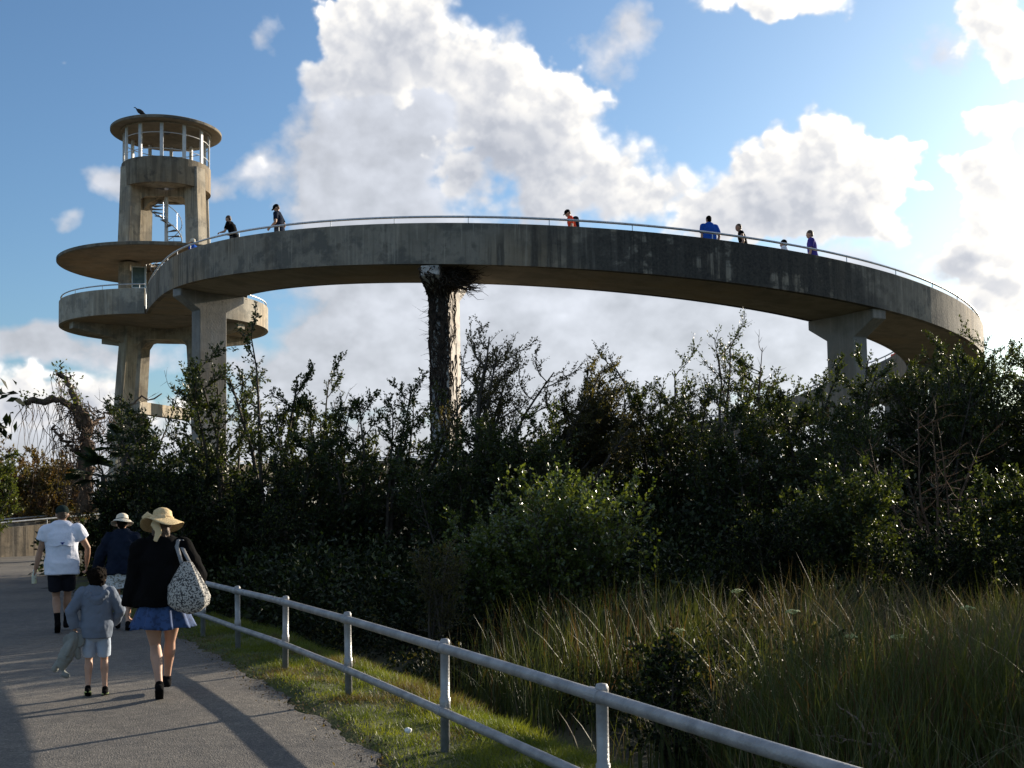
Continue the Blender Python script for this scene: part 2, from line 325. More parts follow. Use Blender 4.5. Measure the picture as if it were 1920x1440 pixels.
PALM=leafmat('palm_leaf',(.012,.024,.010),(.028,.045,.015),.4,.2)

# =============== GROUND ===============
EDGE=np.array([(2.2,.6),(.75,4.),(-.82,7.6),(-1.67,9.59),(-2.38,11.03),(-3.6,13.7),(-4.66,15.8),(-6.6,19),(-10,25.5),(-13.5,34),(-17.5,47),(-24,60)])
def edge_sd(x,y):
    """distance to the right of the path's right edge (negative on the path)"""
    best=np.full(x.shape,1e9);sg=np.ones(x.shape)
    for a,b in zip(EDGE[:-1],EDGE[1:]):
        ab=b-a;L=(ab**2).sum();t=np.clip(((x-a[0])*ab[0]+(y-a[1])*ab[1])/L,0,1)
        dx=x-a[0]-t*ab[0];dy=y-a[1]-t*ab[1];d=np.hypot(dx,dy);s=np.sign(ab[1]*dx-ab[0]*dy)
        m=d<best;best=np.where(m,d,best);sg=np.where(m,s,sg)
    return best*sg
def ground_z(x,y):
    x=np.asarray(x,float);y=np.asarray(y,float);d=edge_sd(x,y)
    n=vnoise3(np.stack([x*.9,y*.9,0*x],-1).reshape(-1,3),4).reshape(x.shape)*.05+vnoise3(np.stack([x*3.1,y*3.1,0*x],-1).reshape(-1,3),5).reshape(x.shape)*.02
    h=np.where(d<0,-.03,0.)
    k=np.clip(d/.15,0,1);h=-.03+k*.05+np.clip(n,-.03,.1)*k
    k2=np.clip((d-1.0)/1.3,0,1);k2=k2*k2*(3-2*k2);h=h-k2*.52
    far=np.clip((-d-9)/5,0,1);h=np.where(d<0,-.03-far*.3,h)
    return h
def grid_axis(a,b,fine0,fine1,fs,cs):
    v=list(np.arange(fine0,fine1+1e-6,fs));x=fine0
    st=fs
    while x>a:st=min(st*1.25,cs);x-=st;v.insert(0,x)
    x=fine1;st=fs
    while x<b:st=min(st*1.25,cs);x+=st;v.append(x)
    return np.array(v)
gx=grid_axis(-900,900,-7,9,.12,80);gy=grid_axis(-300,1600,3,20,.12,80)
X,Y=np.meshgrid(gx,gy);Z=ground_z(X,Y)
ni,nj=X.shape;idx=np.arange(ni*nj).reshape(ni,nj)
GRND=mat('marsh_soil',(.020,.018,.010),(.05,.05,.022),rough=1,scale=2.5,bump=.4,bscale=25)
TURF=mat('turf_soil',(.035,.045,.012),(.075,.085,.02),rough=1,scale=3,bump=.5,bscale=50)
F=np.stack([idx[:-1,:-1],idx[:-1,1:],idx[1:,1:],idx[1:,:-1]],-1).reshape(-1,4)
cx=X[:-1,:-1].ravel();cy=Y[:-1,:-1].ravel();dd=edge_sd(cx,cy)
g=quads('ground',np.stack([X,Y,Z],-1).reshape(-1,3),F,[GRND,TURF],smooth=True,mi=((dd>-.3)&(dd<1.5)))
tag(g,kind='structure')
# asphalt path: a sheet with an uneven right edge
def offset_edge(off,n=260,amp=0):
    seg=np.diff(EDGE,axis=0);L=np.r_[0,np.cumsum(np.hypot(*seg.T))];s=np.linspace(0,L[-1],n)
    p=np.stack([np.interp(s,L,EDGE[:,0]),np.interp(s,L,EDGE[:,1])],-1)
    t=np.gradient(p,axis=0);t/=np.linalg.norm(t,axis=1)[:,None];nn=np.stack([t[:,1],-t[:,0]],-1)
    w=amp*vnoise3(np.stack([s*2.2,s*0,s*0],-1),3)+amp*.6*vnoise3(np.stack([s*7,s*0,s*0],-1),8) if amp else 0*s
    return p+nn*(off+w)[:,None] if amp else p+nn*off
er=offset_edge(.0,900,.07)
cols=[0,-.25,-1,-2.2,-3.6,-5.2,-6.8]
rows=[er]+[offset_edge(c,900) for c in cols[1:]]
V=np.concatenate([np.c_[r,np.full(900,.004)] for r in rows]);V=V[:]
V[:900,2]=.004
I=np.arange(900*len(rows)).reshape(len(rows),900)
F=np.stack([I[:-1,:-1],I[:-1,1:],I[1:,1:],I[1:,:-1]],-1).reshape(-1,4)
ASP=bpy.data.materials.new('asphalt');ASP.use_nodes=True
def asphalt(m):
    t=m.node_tree;b=t.nodes['Principled BSDF'];l=t.links;b.inputs['Roughness'].default_value=.82;b.inputs['Specular IOR Level'].default_value=.35
    g=t.nodes.new('ShaderNodeNewGeometry')
    def nz(sc,det=3,typ='ShaderNodeTexNoise'):
        n=t.nodes.new(typ);n.inputs['Scale'].default_value=sc
        if typ=='ShaderNodeTexNoise':n.inputs['Detail'].default_value=det
        l.new(g.outputs['Position'],n.inputs['Vector']);return n
    def ramp(o,els):
        r=t.nodes.new('ShaderNodeValToRGB')
        while len(r.color_ramp.elements)<len(els):r.color_ramp.elements.new(.5)
        for e,(p,c) in zip(r.color_ramp.elements,els):e.position=p;e.color=(*c,1)
        l.new(o,r.inputs[0]);return r.outputs[0]
    v=nz(85,typ='ShaderNodeTexVoronoi');stone=ramp(v.outputs['Color'],[(.0,(.080,.075,.069)),(.55,(.135,.126,.112)),(.85,(.190,.175,.152)),(1,(.32,.29,.26))])
    big=ramp(nz(.55,5).outputs[0],[(.35,(.72,.72,.74)),(.65,(1.12,1.09,1.04))])
    mid=ramp(nz(7,5).outputs[0],[(.3,(.78,.78,.78)),(.7,(1.15,1.14,1.12))])
    def mulc(a,b_):
        n=t.nodes.new('ShaderNodeMix');n.data_type='RGBA';n.blend_type='MULTIPLY';n.inputs[0].default_value=1;n.clamp_result=False;l.new(a,n.inputs[6]);l.new(b_,n.inputs[7]);return n.outputs[2]
    c=mulc(mulc(stone,big),mid);l.new(c,b.inputs['Base Color'])
    bu=t.nodes.new('ShaderNodeBump');bu.inputs['Strength'].default_value=.75;bu.inputs['Distance'].default_value=.006;l.new(v.outputs['Distance'],bu.inputs['Height'])
    bu2=t.nodes.new('ShaderNodeBump');bu2.inputs['Strength'].default_value=.35;bu2.inputs['Distance'].default_value=.03;l.new(nz(6,5).outputs[0],bu2.inputs['Height']);l.new(bu2.outputs[0],bu.inputs['Normal']);l.new(bu.outputs[0],b.inputs['Normal'])
asphalt(ASP)
o=quads('path',V,F,ASP);tag(o,kind='structure')

# =============== THE SPIRAL RAMP ===============
RP=[-0.2496,56.5522,21.2524,8.1782,2.0469,.0792,.0776,.0626,.0369,.1057,.3311,.0779,3.0125,1.2346]
RW,RH=RP[12],RP[13]
def ramp_r(s):return RP[2]*(1+RP[5]*np.cos(2*s)+RP[6]*np.sin(s)+RP[7]*np.sin(2*s)+RP[8]*np.cos(3*s))
def ramp_z(s):
    q=np.minimum(s,1.2);z=RP[3]-RP[4]*q+RP[9]*q*q+RP[10]*q**3+RP[11]*q**4
    return z-2.5*np.clip(s-1.75,0,1.35)-.6*np.maximum(s-3.1,0)+CAM_Z
def rp(s,dr=0,dz=0):
    s=np.asarray(s,float);t=s-math.pi/2;r=ramp_r(s)-dr
    return np.stack([RP[0]+r*np.cos(t),RP[1]+r*np.sin(t),ramp_z(s)+dz],-1)
def sweep_s(name,s,sect,m,parent,smooth=False):
    """sect: list of (dr,dz) closed ring"""
    mb=MB();k=len(sect);n=len(s)
    V=np.stack([rp(s,a,b) for a,b in sect],1).reshape(-1,3)
    f=[(i*k+j,(i+1)*k+j,(i+1)*k+(j+1)%k,i*k+(j+1)%k) for i in range(n-1) for j in range(k)]+[tuple(range(k)),tuple(range((n-1)*k,n*k))[::-1]]
    mb.add(V,f);return mb.obj(name,m,parent)
ramp=empty('spiral_ramp',(0,34,0),'long curved concrete walkway ramp rising on piers across the view to the lookout tower','walkway ramp')
S_END=4.1
so=np.arange(-1.475,S_END,.02);si=np.arange(-1.535,S_END,.02);ss=np.arange(-1.50,S_END,.02)
c_=.02
def wall_sect(a,b,flip=False):return [(a,-c_),(a,-RH),(b,-RH),(b,-c_),(b-c_ if b>a else b+c_,0),(a+c_,0)]
sweep_s('outer_parapet',so,wall_sect(0,.2),CON,ramp);
sweep_s('inner_parapet',si,wall_sect(RW-.2,RW),CON,ramp)
sweep_s('walkway_slab',ss,[(.2,-.8),(.2,-RH+.004),(RW*.5,-RH-.05),(RW-.2,-RH+.004),(RW-.2,-.8)],CONU,ramp)
# handrails on both parapets
PH=MB();PH.tube([(0,0,0),(0,0,.2)],.014,6);post_me=PH.mesh('post');post_me.materials.append(METAL)
for dr,s0,nm in((.1,-1.46,'handrail'),(RW-.1,-1.52,'handrail')):
    s=np.arange(s0,S_END-.05,.02);mb=MB();mb.tube(rp(s,dr,.20),.036,8);h=mb.obj(nm,METAL,ramp,smooth=True)
    acc=0;pr=rp(s,dr,0)
    for i in range(1,len(s)):
        acc+=np.linalg.norm(pr[i]-pr[i-1])
        if acc>2.0:
            acc=0;o=bpy.data.objects.new('rail_post',post_me);col.objects.link(o);o.parent=h;o.location=Vector(pr[i]-np.array([0,0,.01]))-ramp.location
# piers
def pier(s,parent,ground=-.6,m=CONP,phi=None):
    c=rp(s,RW/2,-RH+.001);u=rp(s,0,0)-rp(s,RW,0);u[2]=0;u/=np.linalg.norm(u)
    if phi is not None:u=np.array([-math.sin(phi),-math.cos(phi),0])
    t=np.array([-u[1],u[0],0])
    prof=[(-1.42,0),(1.42,0),(1.42,-.30),(.60,-.78),(.60,-(c[2]-ground)),(-.60,-(c[2]-ground)),(-.60,-.78),(-1.42,-.30)]
    for k,(th,name,sl) in enumerate(((.29,'pier',slice(None)),)):
        mb=MB();V=[]
        for sg in(-1,1):
            for a,z in prof:V.append(c+u*a+t*th*sg+np.array([0,0,z]))
        n=len(prof);mb.add(V,[tuple(range(n))[::-1],tuple(range(n,2*n))]+[(i,(i+1)%n,n+(i+1)%n,n+i) for i in range(n)])
        o=mb.obj(name,m,parent,bevel=.03)
    return c,u,t
for s_ in(-.742,.52,1.02,1.6,2.3,3.0):pier(s_,ramp)
p2c,p2u,p2t=pier(-.08,ramp,phi=R(15),m=CONV)
# formwork joints: shallow proud strips between pours on the outer face
mb=MB()
for s_ in np.arange(-1.3,1.3,.118*1.0):
    pass

# =============== THE LOOKOUT TOWER ===============
T=np.array([-18.257,60.]);Z0=CAM_Z
tower=empty('lookout_tower',(T[0],T[1],-.6),'tall round concrete lookout tower with two disc roofs and a glassless cupola on four legs','tower')
def lath(name,prof,m,parent,n=96,**k):
    mb=MB();mb.lathe(prof,(T[0],T[1],0),n,**k);o=mb.obj(name,m,parent);return o
ZD=9.489+Z0;HD=1.243;RD=5.298
deck=lath('deck',[(.3,ZD-.006),(RD-.22,ZD-.006),(RD-.22,ZD+.26),(.3,ZD+.26)],CONU,tower)
a0,a1=R(-47),R(360-84)
lath('deck_parapet',[(RD-.2,ZD),(RD,ZD),(RD,ZD+HD-.02),(RD-.02,ZD+HD),(RD-.18,ZD+HD),(RD-.2,ZD+HD-.02)],CON2,tower,n=110,a0=a0,a1=a1)
mb=MB();th=np.linspace(a0,a1,110);mb.tube(np.stack([T[0]+(RD-.1)*np.cos(th),T[1]+(RD-.1)*np.sin(th),th*0+ZD+HD+.21],-1),.034,8)
hr=mb.obj('handrail',METAL,tower,smooth=True)
for a in np.linspace(a0+.05,a1-.05,16):
    o=bpy.data.objects.new('rail_post',post_me);col.objects.link(o);o.parent=hr;o.location=(( RD-.1)*math.cos(a),(RD-.1)*math.sin(a),ZD+HD+.6)
LEGA=[R(220),R(335),R(47),R(147)]
def leg(a,pts,name,w,parent=tower,m=CON2,rot=0):
    """pts: (z,r_in,r_out)"""
    mb=MB();u=np.array([math.cos(a),math.sin(a),0]);t=np.array([-u[1],u[0],0]);V=[];ch=.07
    for z,ri,ro in pts:
        for r_,k in((ri,-w),(ro-ch,-w),(ro,-w+ch),(ro,w-ch),(ro-ch,w),(ri,w)):
            rc_=(ri+ro)/2;u2=u*math.cos(rot)+t*math.sin(rot);t2=t*math.cos(rot)-u*math.sin(rot);V.append(np.array([T[0],T[1],z])+u*rc_+u2*(r_-rc_)+t2*k)
    n=6;F=[(i*n+j,i*n+(j+1)%n,(i+1)*n+(j+1)%n,(i+1)*n+j) for i in range(len(pts)-1) for j in range(n)]+[tuple(range(n))[::-1],tuple(range((len(pts)-1)*n,len(pts)*n))]
    mb.add(V,F);return mb.obj(name,m,parent)
ZR=12.816+Z0;RRf=5.415;TR=.2154
ZCT=P(312,292,57.8)[2];ZCB=P(312,341,57.8)[2];ZK=19.9965+Z0
for a in LEGA:
    leg(a,[(-.6,2.45,3.30),(ZD-.01,1.55,2.40)],'leg',.29,rot=R(24) if a==LEGA[0] else 0)
    leg(a,[(ZD+.26,1.62,2.45),(ZR+.005,1.60,2.42)],'upper_leg',.40,rot=R(24) if a==LEGA[0] else 0)
    leg(a,[(ZR+TR-.01,1.68,2.50),(ZCB,1.58,2.36),(ZCT-.3,1.58,2.33)],'crown_leg',.40,rot=R(24) if a==LEGA[0] else 0)
    # cantilever beams under the deck
    mb=MB();u=np.array([math.cos(a),math.sin(a),0]);t=np.array([-u[1],u[0],0]);V=[]
    pr=[(0.02,-.007),(4.95,-.007),(4.95,-.33),(3.0,-.66),(2.46,-.9),(1.6,-.9),(1.3,-.62),(.02,-.5)]
    for sg in(-1,1):
        for r_,z in pr:V.append(np.array([T[0],T[1],ZD+z])+u*r_+t*.28*sg)
    n=len(pr);mb.add(V,[tuple(range(n))[::-1],tuple(range(n,2*n))]+[(i,(i+1)%n,n+(i+1)%n,n+i) for i in range(n)]);mb.obj('deck_beam',CON2,tower)
    mb=MB();V=[];pr=[(.02,-.005),(1.95,-.005),(1.95,-.62),(1.55,-.75),(1.2,-.48),(.02,-.30)]
    for sg in(-1,1):
        for r_,z in pr:V.append(np.array([T[0],T[1],ZCB+.12+z])+u*r_+t*.2*sg)
    n=len(pr);mb.add(V,[tuple(range(n))[::-1],tuple(range(n,2*n))]+[(i,(i+1)%n,n+(i+1)%n,n+i) for i in range(n)]);mb.obj('crown_beam',CON2,tower)
lath('roof_disc',[(.9,ZR+.12),(3.5,ZR+.07),(RRf-.05,ZR),(RRf,ZR+.03),(RRf,ZR+TR-.03),(RRf-.05,ZR+TR),(.9,ZR+TR+.06)],CONU,tower)
lath('roof_rim',[(RRf+.002,ZR+.02),(RRf+.03,ZR+.04),(RRf+.03,ZR+TR-.04),(RRf+.002,ZR+TR-.02)],CONC,tower)
lath('crown_wall',[(2.10,ZCB+.02),(2.29,ZCB),(2.29,ZCT-.02),(2.27,ZCT),(2.12,ZCT),(2.10,ZCT-.02)],CONC,tower,n=64)
lath('crown_floor',[(.75,ZCB+.12),(2.098,ZCB+.12),(2.098,ZCB+.3),(.75,ZCB+.3)],CON2,tower,n=64)
RK=2.841
lath('cupola_roof',[(.02,ZK+.10),(1.9,ZK+.06),(RK-.06,ZK),(RK,ZK+.03),(RK,ZK+.17),(RK-.08,ZK+.22),(.02,ZK+.36)],CONU,tower,n=80)
lath('cupola_rim',[(RK+.002,ZK+.02),(RK+.025,ZK+.04),(RK+.025,ZK+.16),(RK+.002,ZK+.18)],CONC,tower,n=80)
lath('ceiling_ring',[(2.28,ZK-.05),(2.34,ZK-.05),(2.34,ZK+.03),(2.28,ZK+.03)],CON2,tower,n=64)
for i in range(12):
    a=2*math.pi*(i+.35)/12;mb=MB();mb.box((T[0]+2.19*math.cos(a),T[1]+2.19*math.sin(a),(ZCT+ZK)/2),(.10,.17,ZK-ZCT+.06),rz=a);mb.obj('column',WHITE,tower)
for z,r_ in((ZK-.52,.022),(ZCT+.42,.018)):
    th=np.linspace(0,2*math.pi,73);mb=MB();mb.tube(np.stack([T[0]+2.19*np.cos(th),T[1]+2.19*np.sin(th),th*0+z],-1),r_,6,cap=False);mb.obj('cross_rail',WHITE,tower,smooth=True)
mb=MB();mb.lathe([(.05,ZK-.02),(.16,ZK-.02),(.2,ZK+.09),(.05,ZK+.09)],(T[0]+.1,T[1]-.3,0),12);mb.obj('ceiling_lamp',DARKM,tower)
# spiral stair
stair=tag(bpy.data.objects.new('spiral_stair',None));col.objects.link(stair);stair.parent=tower;stair.location=(0,0,.6)
def sobj(mb,name,m):return mb.obj(name,m,stair)
mb=MB();mb.tube([(T[0],T[1],ZD+.26),(T[0],T[1],ZCB+.3)],.10,12);sobj(mb,'centre_post',WHITE)
nst=30;zz=np.linspace(ZD+.45,ZCB+.1,nst)
for i,z in enumerate(zz):
    a=R(150)-i*R(27);mb=MB();V=[]
    for z_ in(z-.035,z):
        for r_,da in((.09,-.1),(.78,-.22),(.78,.22),(.09,.1)):V.append((T[0]+r_*math.cos(a+da),T[1]+r_*math.sin(a+da),z_))
    mb.add(V,[(3,2,1,0),(4,5,6,7),(0,1,5,4),(1,2,6,5),(2,3,7,6),(3,0,4,7)]);sobj(mb,'tread',DARKM)
th=np.linspace(0,nst-1,120);mb=MB();aa=R(150)-th*R(27);mb.tube(np.stack([T[0]+.8*np.cos(aa),T[1]+.8*np.sin(aa),np.interp(th,range(nst),zz)+.0],-1),.03,6);mb.tube(np.stack([T[0]+.8*np.cos(aa),T[1]+.8*np.sin(aa),np.interp(th,range(nst),zz)+.9],-1)[:-30],.02,6)
for i in range(0,nst-6,2):
    a=R(150)-i*R(27);mb.tube([(T[0]+.8*math.cos(a),T[1]+.8*math.sin(a),zz[i]),(T[0]+.8*math.cos(a),T[1]+.8*math.sin(a),zz[i]+.9)],.012,5)
sobj(mb,'stair_rail',METAL)
# low brace slab between the left legs
mb=MB();q0=P(262,772,58.6);q1=P(345,764,63.);c_b=(q0+q1)/2;dv=q1-q0;mb.box(c_b+np.array([0,0,-.1]),(.5,np.hypot(dv[0],dv[1])+.8,.62),rz=math.atan2(dv[1],dv[0])-math.pi/2);mb.obj('brace_beam',CON2,tower)
# glass notice panel between the legs at deck level
pc=P(260,520,58.3);mb=MB();mb.box(pc,(.60,.03,1.02),rz=R(12));pn=mb.obj('notice_panel',mat('panel_glass',(.045,.075,.075),(.09,.13,.12),rough=.2),tower)
mb=MB()
for dx,dz,sx,sz in((-.32,0,.05,1.12),(.32,0,.05,1.12),(0,.54,.6,.05),(0,-.54,.6,.05)):mb.box(pc+np.array([dx*math.cos(R(12)),dx*math.sin(R(12)),dz]),(sx,.06,sz),rz=R(12))
mb.box(pc+np.array([.36,.05,-.9]),(.05,.05,3.2));mb.obj('panel_frame',METAL,tower)
# a lower pump kerb: foundation slab
lath('footing',[(.1,-.6),(4.6,-.6),(4.6,-.3),(.1,-.3)],CONP,tower,n=40)

# =============== ENTRY PARAPET at the foot of the ramp ===============
A=np.array([-25.,36.4]);B=np.array([-13.5,52.]);
ent=empty('entry_parapet',(-19.5,43.5,0),'low bare concrete parapet wall with a handrail at far left where the ramp begins','wall')
n=24;q=np.linspace(0,1,n)[:,None];pp=A+(B-A)*q;zt=.55+(1.75-.55)*q[:,0];dn=np.array([B[1]-A[1],-(B[0]-A[0])]);dn/=np.linalg.norm(dn)
def wallseg(off,th,name):
    mb=MB();V=[]
    for i in range(n):
        for k,z in((off,-.1),(off,zt[i]),(off+th,zt[i]),(off+th,-.1)):V.append((*(pp[i]+dn*k),z))
    mb.add(V,[(i*4+j,i*4+(j+1)%4,(i+1)*4+(j+1)%4,(i+1)*4+j) for i in range(n-1) for j in range(4)]+[(3,2,1,0),tuple(range(4*n-4,4*n))])
    return mb.obj(name,CON,ent)
wallseg(0,.2,'wall');wallseg(-2.8,.2,'back_wall')
mb=MB();V=[]
for i in range(n):
    for k,z in((-2.6,-.1),(-2.6,zt[i]-.98),(0,zt[i]-.98),(0,-.1)):V.append((*(pp[i]+dn*k),z))
mb.add(V,[(i*4+j,i*4+(j+1)%4,(i+1)*4+(j+1)%4,(i+1)*4+j) for i in range(n-1) for j in range(4)]);mb.obj('ramp_slab',CONU,ent)
for off in(.1,-2.7):
    mb=MB();mb.tube(np.c_[pp+dn*off,zt+.2],.035,8);h=mb.obj('handrail',METAL,ent,smooth=True)
    for i in range(1,n,3):
        o=bpy.data.objects.new('rail_post',post_me);col.objects.link(o);o.parent=h;o.location=Vector((*(pp[i]+dn*off),zt[i]-.005))-ent.location

# =============== PIPE RAILING beside the path ===============
POSTS=np.array([(3.2,-.2),(2.3,1.8),(1.38,3.88),(.44,5.95),(-.5,8.04),(-1.48,10.21),(-2.43,12.15),(-3.33,13.82),(-4.24,15.62),(-5.35,17.4),(-6.7,19.3)])
rail=empty('pipe_railing',(-.5,8.04,0),'galvanised two-pipe railing on round posts along the right edge of the asphalt path','railing')
ZT,ZB=.725,.285
d=np.gradient(POSTS,axis=0);d/=np.linalg.norm(d,axis=1)[:,None];nrm=np.stack([-d[:,1],d[:,0]],-1)*np.sign(-1);nrm=np.where((nrm[:,:1]*0+1)>0,nrm,nrm)
nrm=-np.stack([d[:,1],-d[:,0]],-1)     # towards the path
pm=MB();pm.lathe([(.001,-.4),(.032,-.4),(.032,.30),(.038,.305),(.038,.38),(.032,.385),(.032,.735),(.036,.74),(.036,.765),(.028,.785),(.001,.79)],n=20,close=False)
pme=pm.mesh('post');pme.materials.append(METALP);pme.polygons.foreach_set('use_smooth',np.ones(len(pme.polygons),bool))
for i,(x,y) in enumerate(POSTS):
    o=bpy.data.objects.new('post',pme);col.objects.link(o);o.parent=rail;o.location=(x+.5,y-8.04,0);o.rotation_euler=(R(random.Random(i).uniform(-.7,.7)),R(random.Random(i+50).uniform(-.7,.7)),0)
# smooth centre line of the pipes
tt=np.arange(len(POSTS));tf=np.linspace(0,len(POSTS)-1,121)
RLp=POSTS+nrm*.022
def smooth(a):
    from numpy import interp
    out=interp(tf,tt,a);k=np.array([1,2,3,2,1])/9.;o2=np.convolve(np.pad(out,2,'edge'),k,'valid');o2[0],o2[-1]=out[0],out[-1];return o2
cl=np.stack([smooth(RLp[:,0]),smooth(RLp[:,1])],-1)
for z,rr,nm in((ZT,.0345,'top_rail'),(ZB,.031,'bottom_rail')):
    mb=MB();mb.tube(np.c_[cl,np.full(len(cl),z)+.004*np.sin(tf*2.1)],rr,16);o=mb.obj(nm,METALP,rail,smooth=True)
for i in range(1,len(POSTS)):
    for z,rr in((ZT,.0395),(ZB,.036)):
        k=np.abs(tf-i).argmin();dirv=cl[min(k+1,120)]-cl[k-1];dirv/=np.linalg.norm(dirv)
        c=cl[k];pts=[(*(c+dirv*e),z+.004*math.sin(tf[k]*2.1)) for e in(-.03,-.025,.085,.092)]
        mb=MB();mb.tube(pts,[rr-.004,rr,rr,rr-.004],16);mb.obj('coupling',METALP,rail,smooth=False)

# =============== VEGETATION ===============
class Plant:
    def __init__(s,seed):s.r=np.random.default_rng(seed);s.tb=MB();s.lp=[];s.ld=[];s.rr=random.Random(seed)
    def branch(s,p,d,L,r0,r1,seg,wob,trop,wind,sides):
        pts=[p];dd=d/np.linalg.norm(d);st=L/seg
        for i in range(seg):
            dd=dd+s.r.normal(size=3)*wob+trop*np.array([0,0,1])+wind;dd/=np.linalg.norm(dd);pts.append(pts[-1]+dd*st)
        pts=np.array(pts);s.tb.tube(pts,np.linspace(r0,r1,seg+1),sides,cap=False);return pts
def leaves_mesh(name,pos,dirs,size,width,rng,m,parent,origin,mi=None,upbias=.8):
    n=len(pos);a=dirs+rng.normal(size=(n,3))*.75;a/=np.linalg.norm(a,axis=1)[:,None]
    up=np.array([0,0,upbias])+rng.normal(size=(n,3))*.9
    b=np.cross(a,up);b/=np.linalg.norm(b,axis=1)[:,None]+1e-9;nn=np.cross(b,a)
    L=size*rng.uniform(.6,1.3,size=(n,1));W=L*width
    p0=pos;p1=pos+a*L*.5+b*W*.5+nn*L*.07;p2=pos+a*L;p3=pos+a*L*.5-b*W*.5+nn*L*.07
    V=np.stack([p0,p1,p2,p3],1).reshape(-1,3);i=np.arange(n)[:,None]*4
    F=np.concatenate([i+[0,1,2],i+[0,2,3]],1).reshape(-1,3)
    return quads(name,V,F,m,parent,origin,mi=None if mi is None else np.repeat(mi,2))
def make_tree(name,label,cat,px,ytop,Y,wpx,seed,leaf=LEAF,nst=4,lean=(0,0),dens=1.,ls=.085,bare=.35,group=None,bark=BARK,root_px=None,trop=.10,lw=.5,twig_r=1.):
    top=P(px,ytop,Y);x0=(P(root_px,ytop,Y) if root_px else top)[0];gz=float(ground_z(np.array([x0]),np.array([float(Y)]))[0])
    H=top[2]-gz;Wd=wpx/FPX*Y/2
    pl=Plant(seed);rg=pl.r;root=empty(name,(x0,Y,gz),label,cat,group)
    base=np.array([x0,Y,gz]);wind=np.array([lean[0],lean[1],0])
    ends=[];tw=[];twd=[]
    tot_lean=top[0]-x0
    for k in range(nst):
        az=2*math.pi*(k+rg.uniform(-.3,.3))/nst;hf=rg.uniform(.80,1.) if k else 1.
        tilt=np.array([math.cos(az)*Wd*rg.uniform(.25,.7)+tot_lean,math.sin(az)*Wd*rg.uniform(.3,.7),H*hf*.93])
        if k==0:tilt=np.array([tot_lean+rg.uniform(-.1,.1)*Wd,0,H*.97])
        L0=np.linalg.norm(tilt);r0=.0125*H*rg.uniform(.8,1.2)*twig_r+.006
        st=pl.branch(base+np.array([math.cos(az),math.sin(az),0])*.08,tilt/L0,L0,r0,r0*.18,9,.07,.012,wind*.25,5)
        nb=int(rg.integers(9,13))
        for j in range(nb):
            f=bare+(1-bare)*(j+rg.uniform(0,1))/nb;i=min(int(f*9),8);p=st[i]+(st[i+1]-st[i])*(f*9-i) if f<1 else st[-1]
            a2=rg.uniform(0,2*math.pi);el=rg.uniform(.1,.8)
            d=np.array([math.cos(a2)*math.cos(el),math.sin(a2)*math.cos(el),math.sin(el)])
            L1=(Wd*1.0)*(1.1-.55*f)*rg.uniform(.6,1.15)+.05*H
            if f>.75:L1=max(L1,.09*H)
            b1=pl.branch(p,d,L1,r0*.38*(1.1-f*.6),r0*.08,6,.12,trop,wind,3)
            n2=int(6.5*dens)+2
            for q in range(n2):
                g_=.2+.8*(q+rg.uniform(0,1))/n2;ii=min(int(g_*6),5);pp_=b1[ii]+(b1[ii+1]-b1[ii])*(g_*6-ii) if g_<1 else b1[-1]
                d2=(b1[ii+1]-b1[ii]);d2/=np.linalg.norm(d2);d2=d2+rg.normal(size=3)*.7+np.array([0,0,.25])+wind
                L2=L1*rg.uniform(.25,.5)
                b2=pl.branch(pp_,d2,L2,r0*.09+.0015,.0015,2,.14,trop*1.2,wind,3)
                tw.append(b2);twd.append(d2/np.linalg.norm(d2))
        for q in range(14):
            f=.45+.55*(q+rg.uniform(0,1))/14;i=min(int(f*9),8);p=st[i]+(st[i+1]-st[i])*(f*9-i) if f<1 else st[-1]
            d2=(st[i+1]-st[i]);d2=d2/np.linalg.norm(d2)+rg.normal(size=3)*.6+wind;b2=pl.branch(p,d2,Wd*rg.uniform(.18,.45)*(1.2-.5*f)+.08,r0*.12+.0015,.0015,2,.14,trop,wind,3);tw.append(b2);twd.append(d2/np.linalg.norm(d2))
    tr=pl.tb.obj('branches' if nst>1 else 'trunk',bark,root,smooth=True)
    if dens>0:
        tw=np.array(tw);twd=np.array(twd);per=max(3,int(19*dens**.5))
        f=rg.uniform(0,1.999,size=(len(tw),per));i=f.astype(int);fr=(f-i)[...,None];ar=np.arange(len(tw))[:,None]
        pos=(tw[ar,i]*(1-fr)+tw[ar,i+1]*fr).reshape(-1,3)+rg.normal(size=(len(tw)*per,3))*.02
        dr=np.repeat(twd,per,0)
        ms=[leaf,LEAF2] if leaf in(LEAF,LEAFD,LEAFB) else [leaf]
        keep=rg.uniform(size=len(pos))<.95
        pos=pos[keep];dr=dr[keep]
        # new growth at the crown's outside is yellower
        lm=(rg.uniform(size=len(pos))<.16).astype(int) if len(ms)>1 else None
        leaves_mesh('crown',pos,dr,ls*.82,lw,rg,ms,root,tuple(base),lm)
    return root
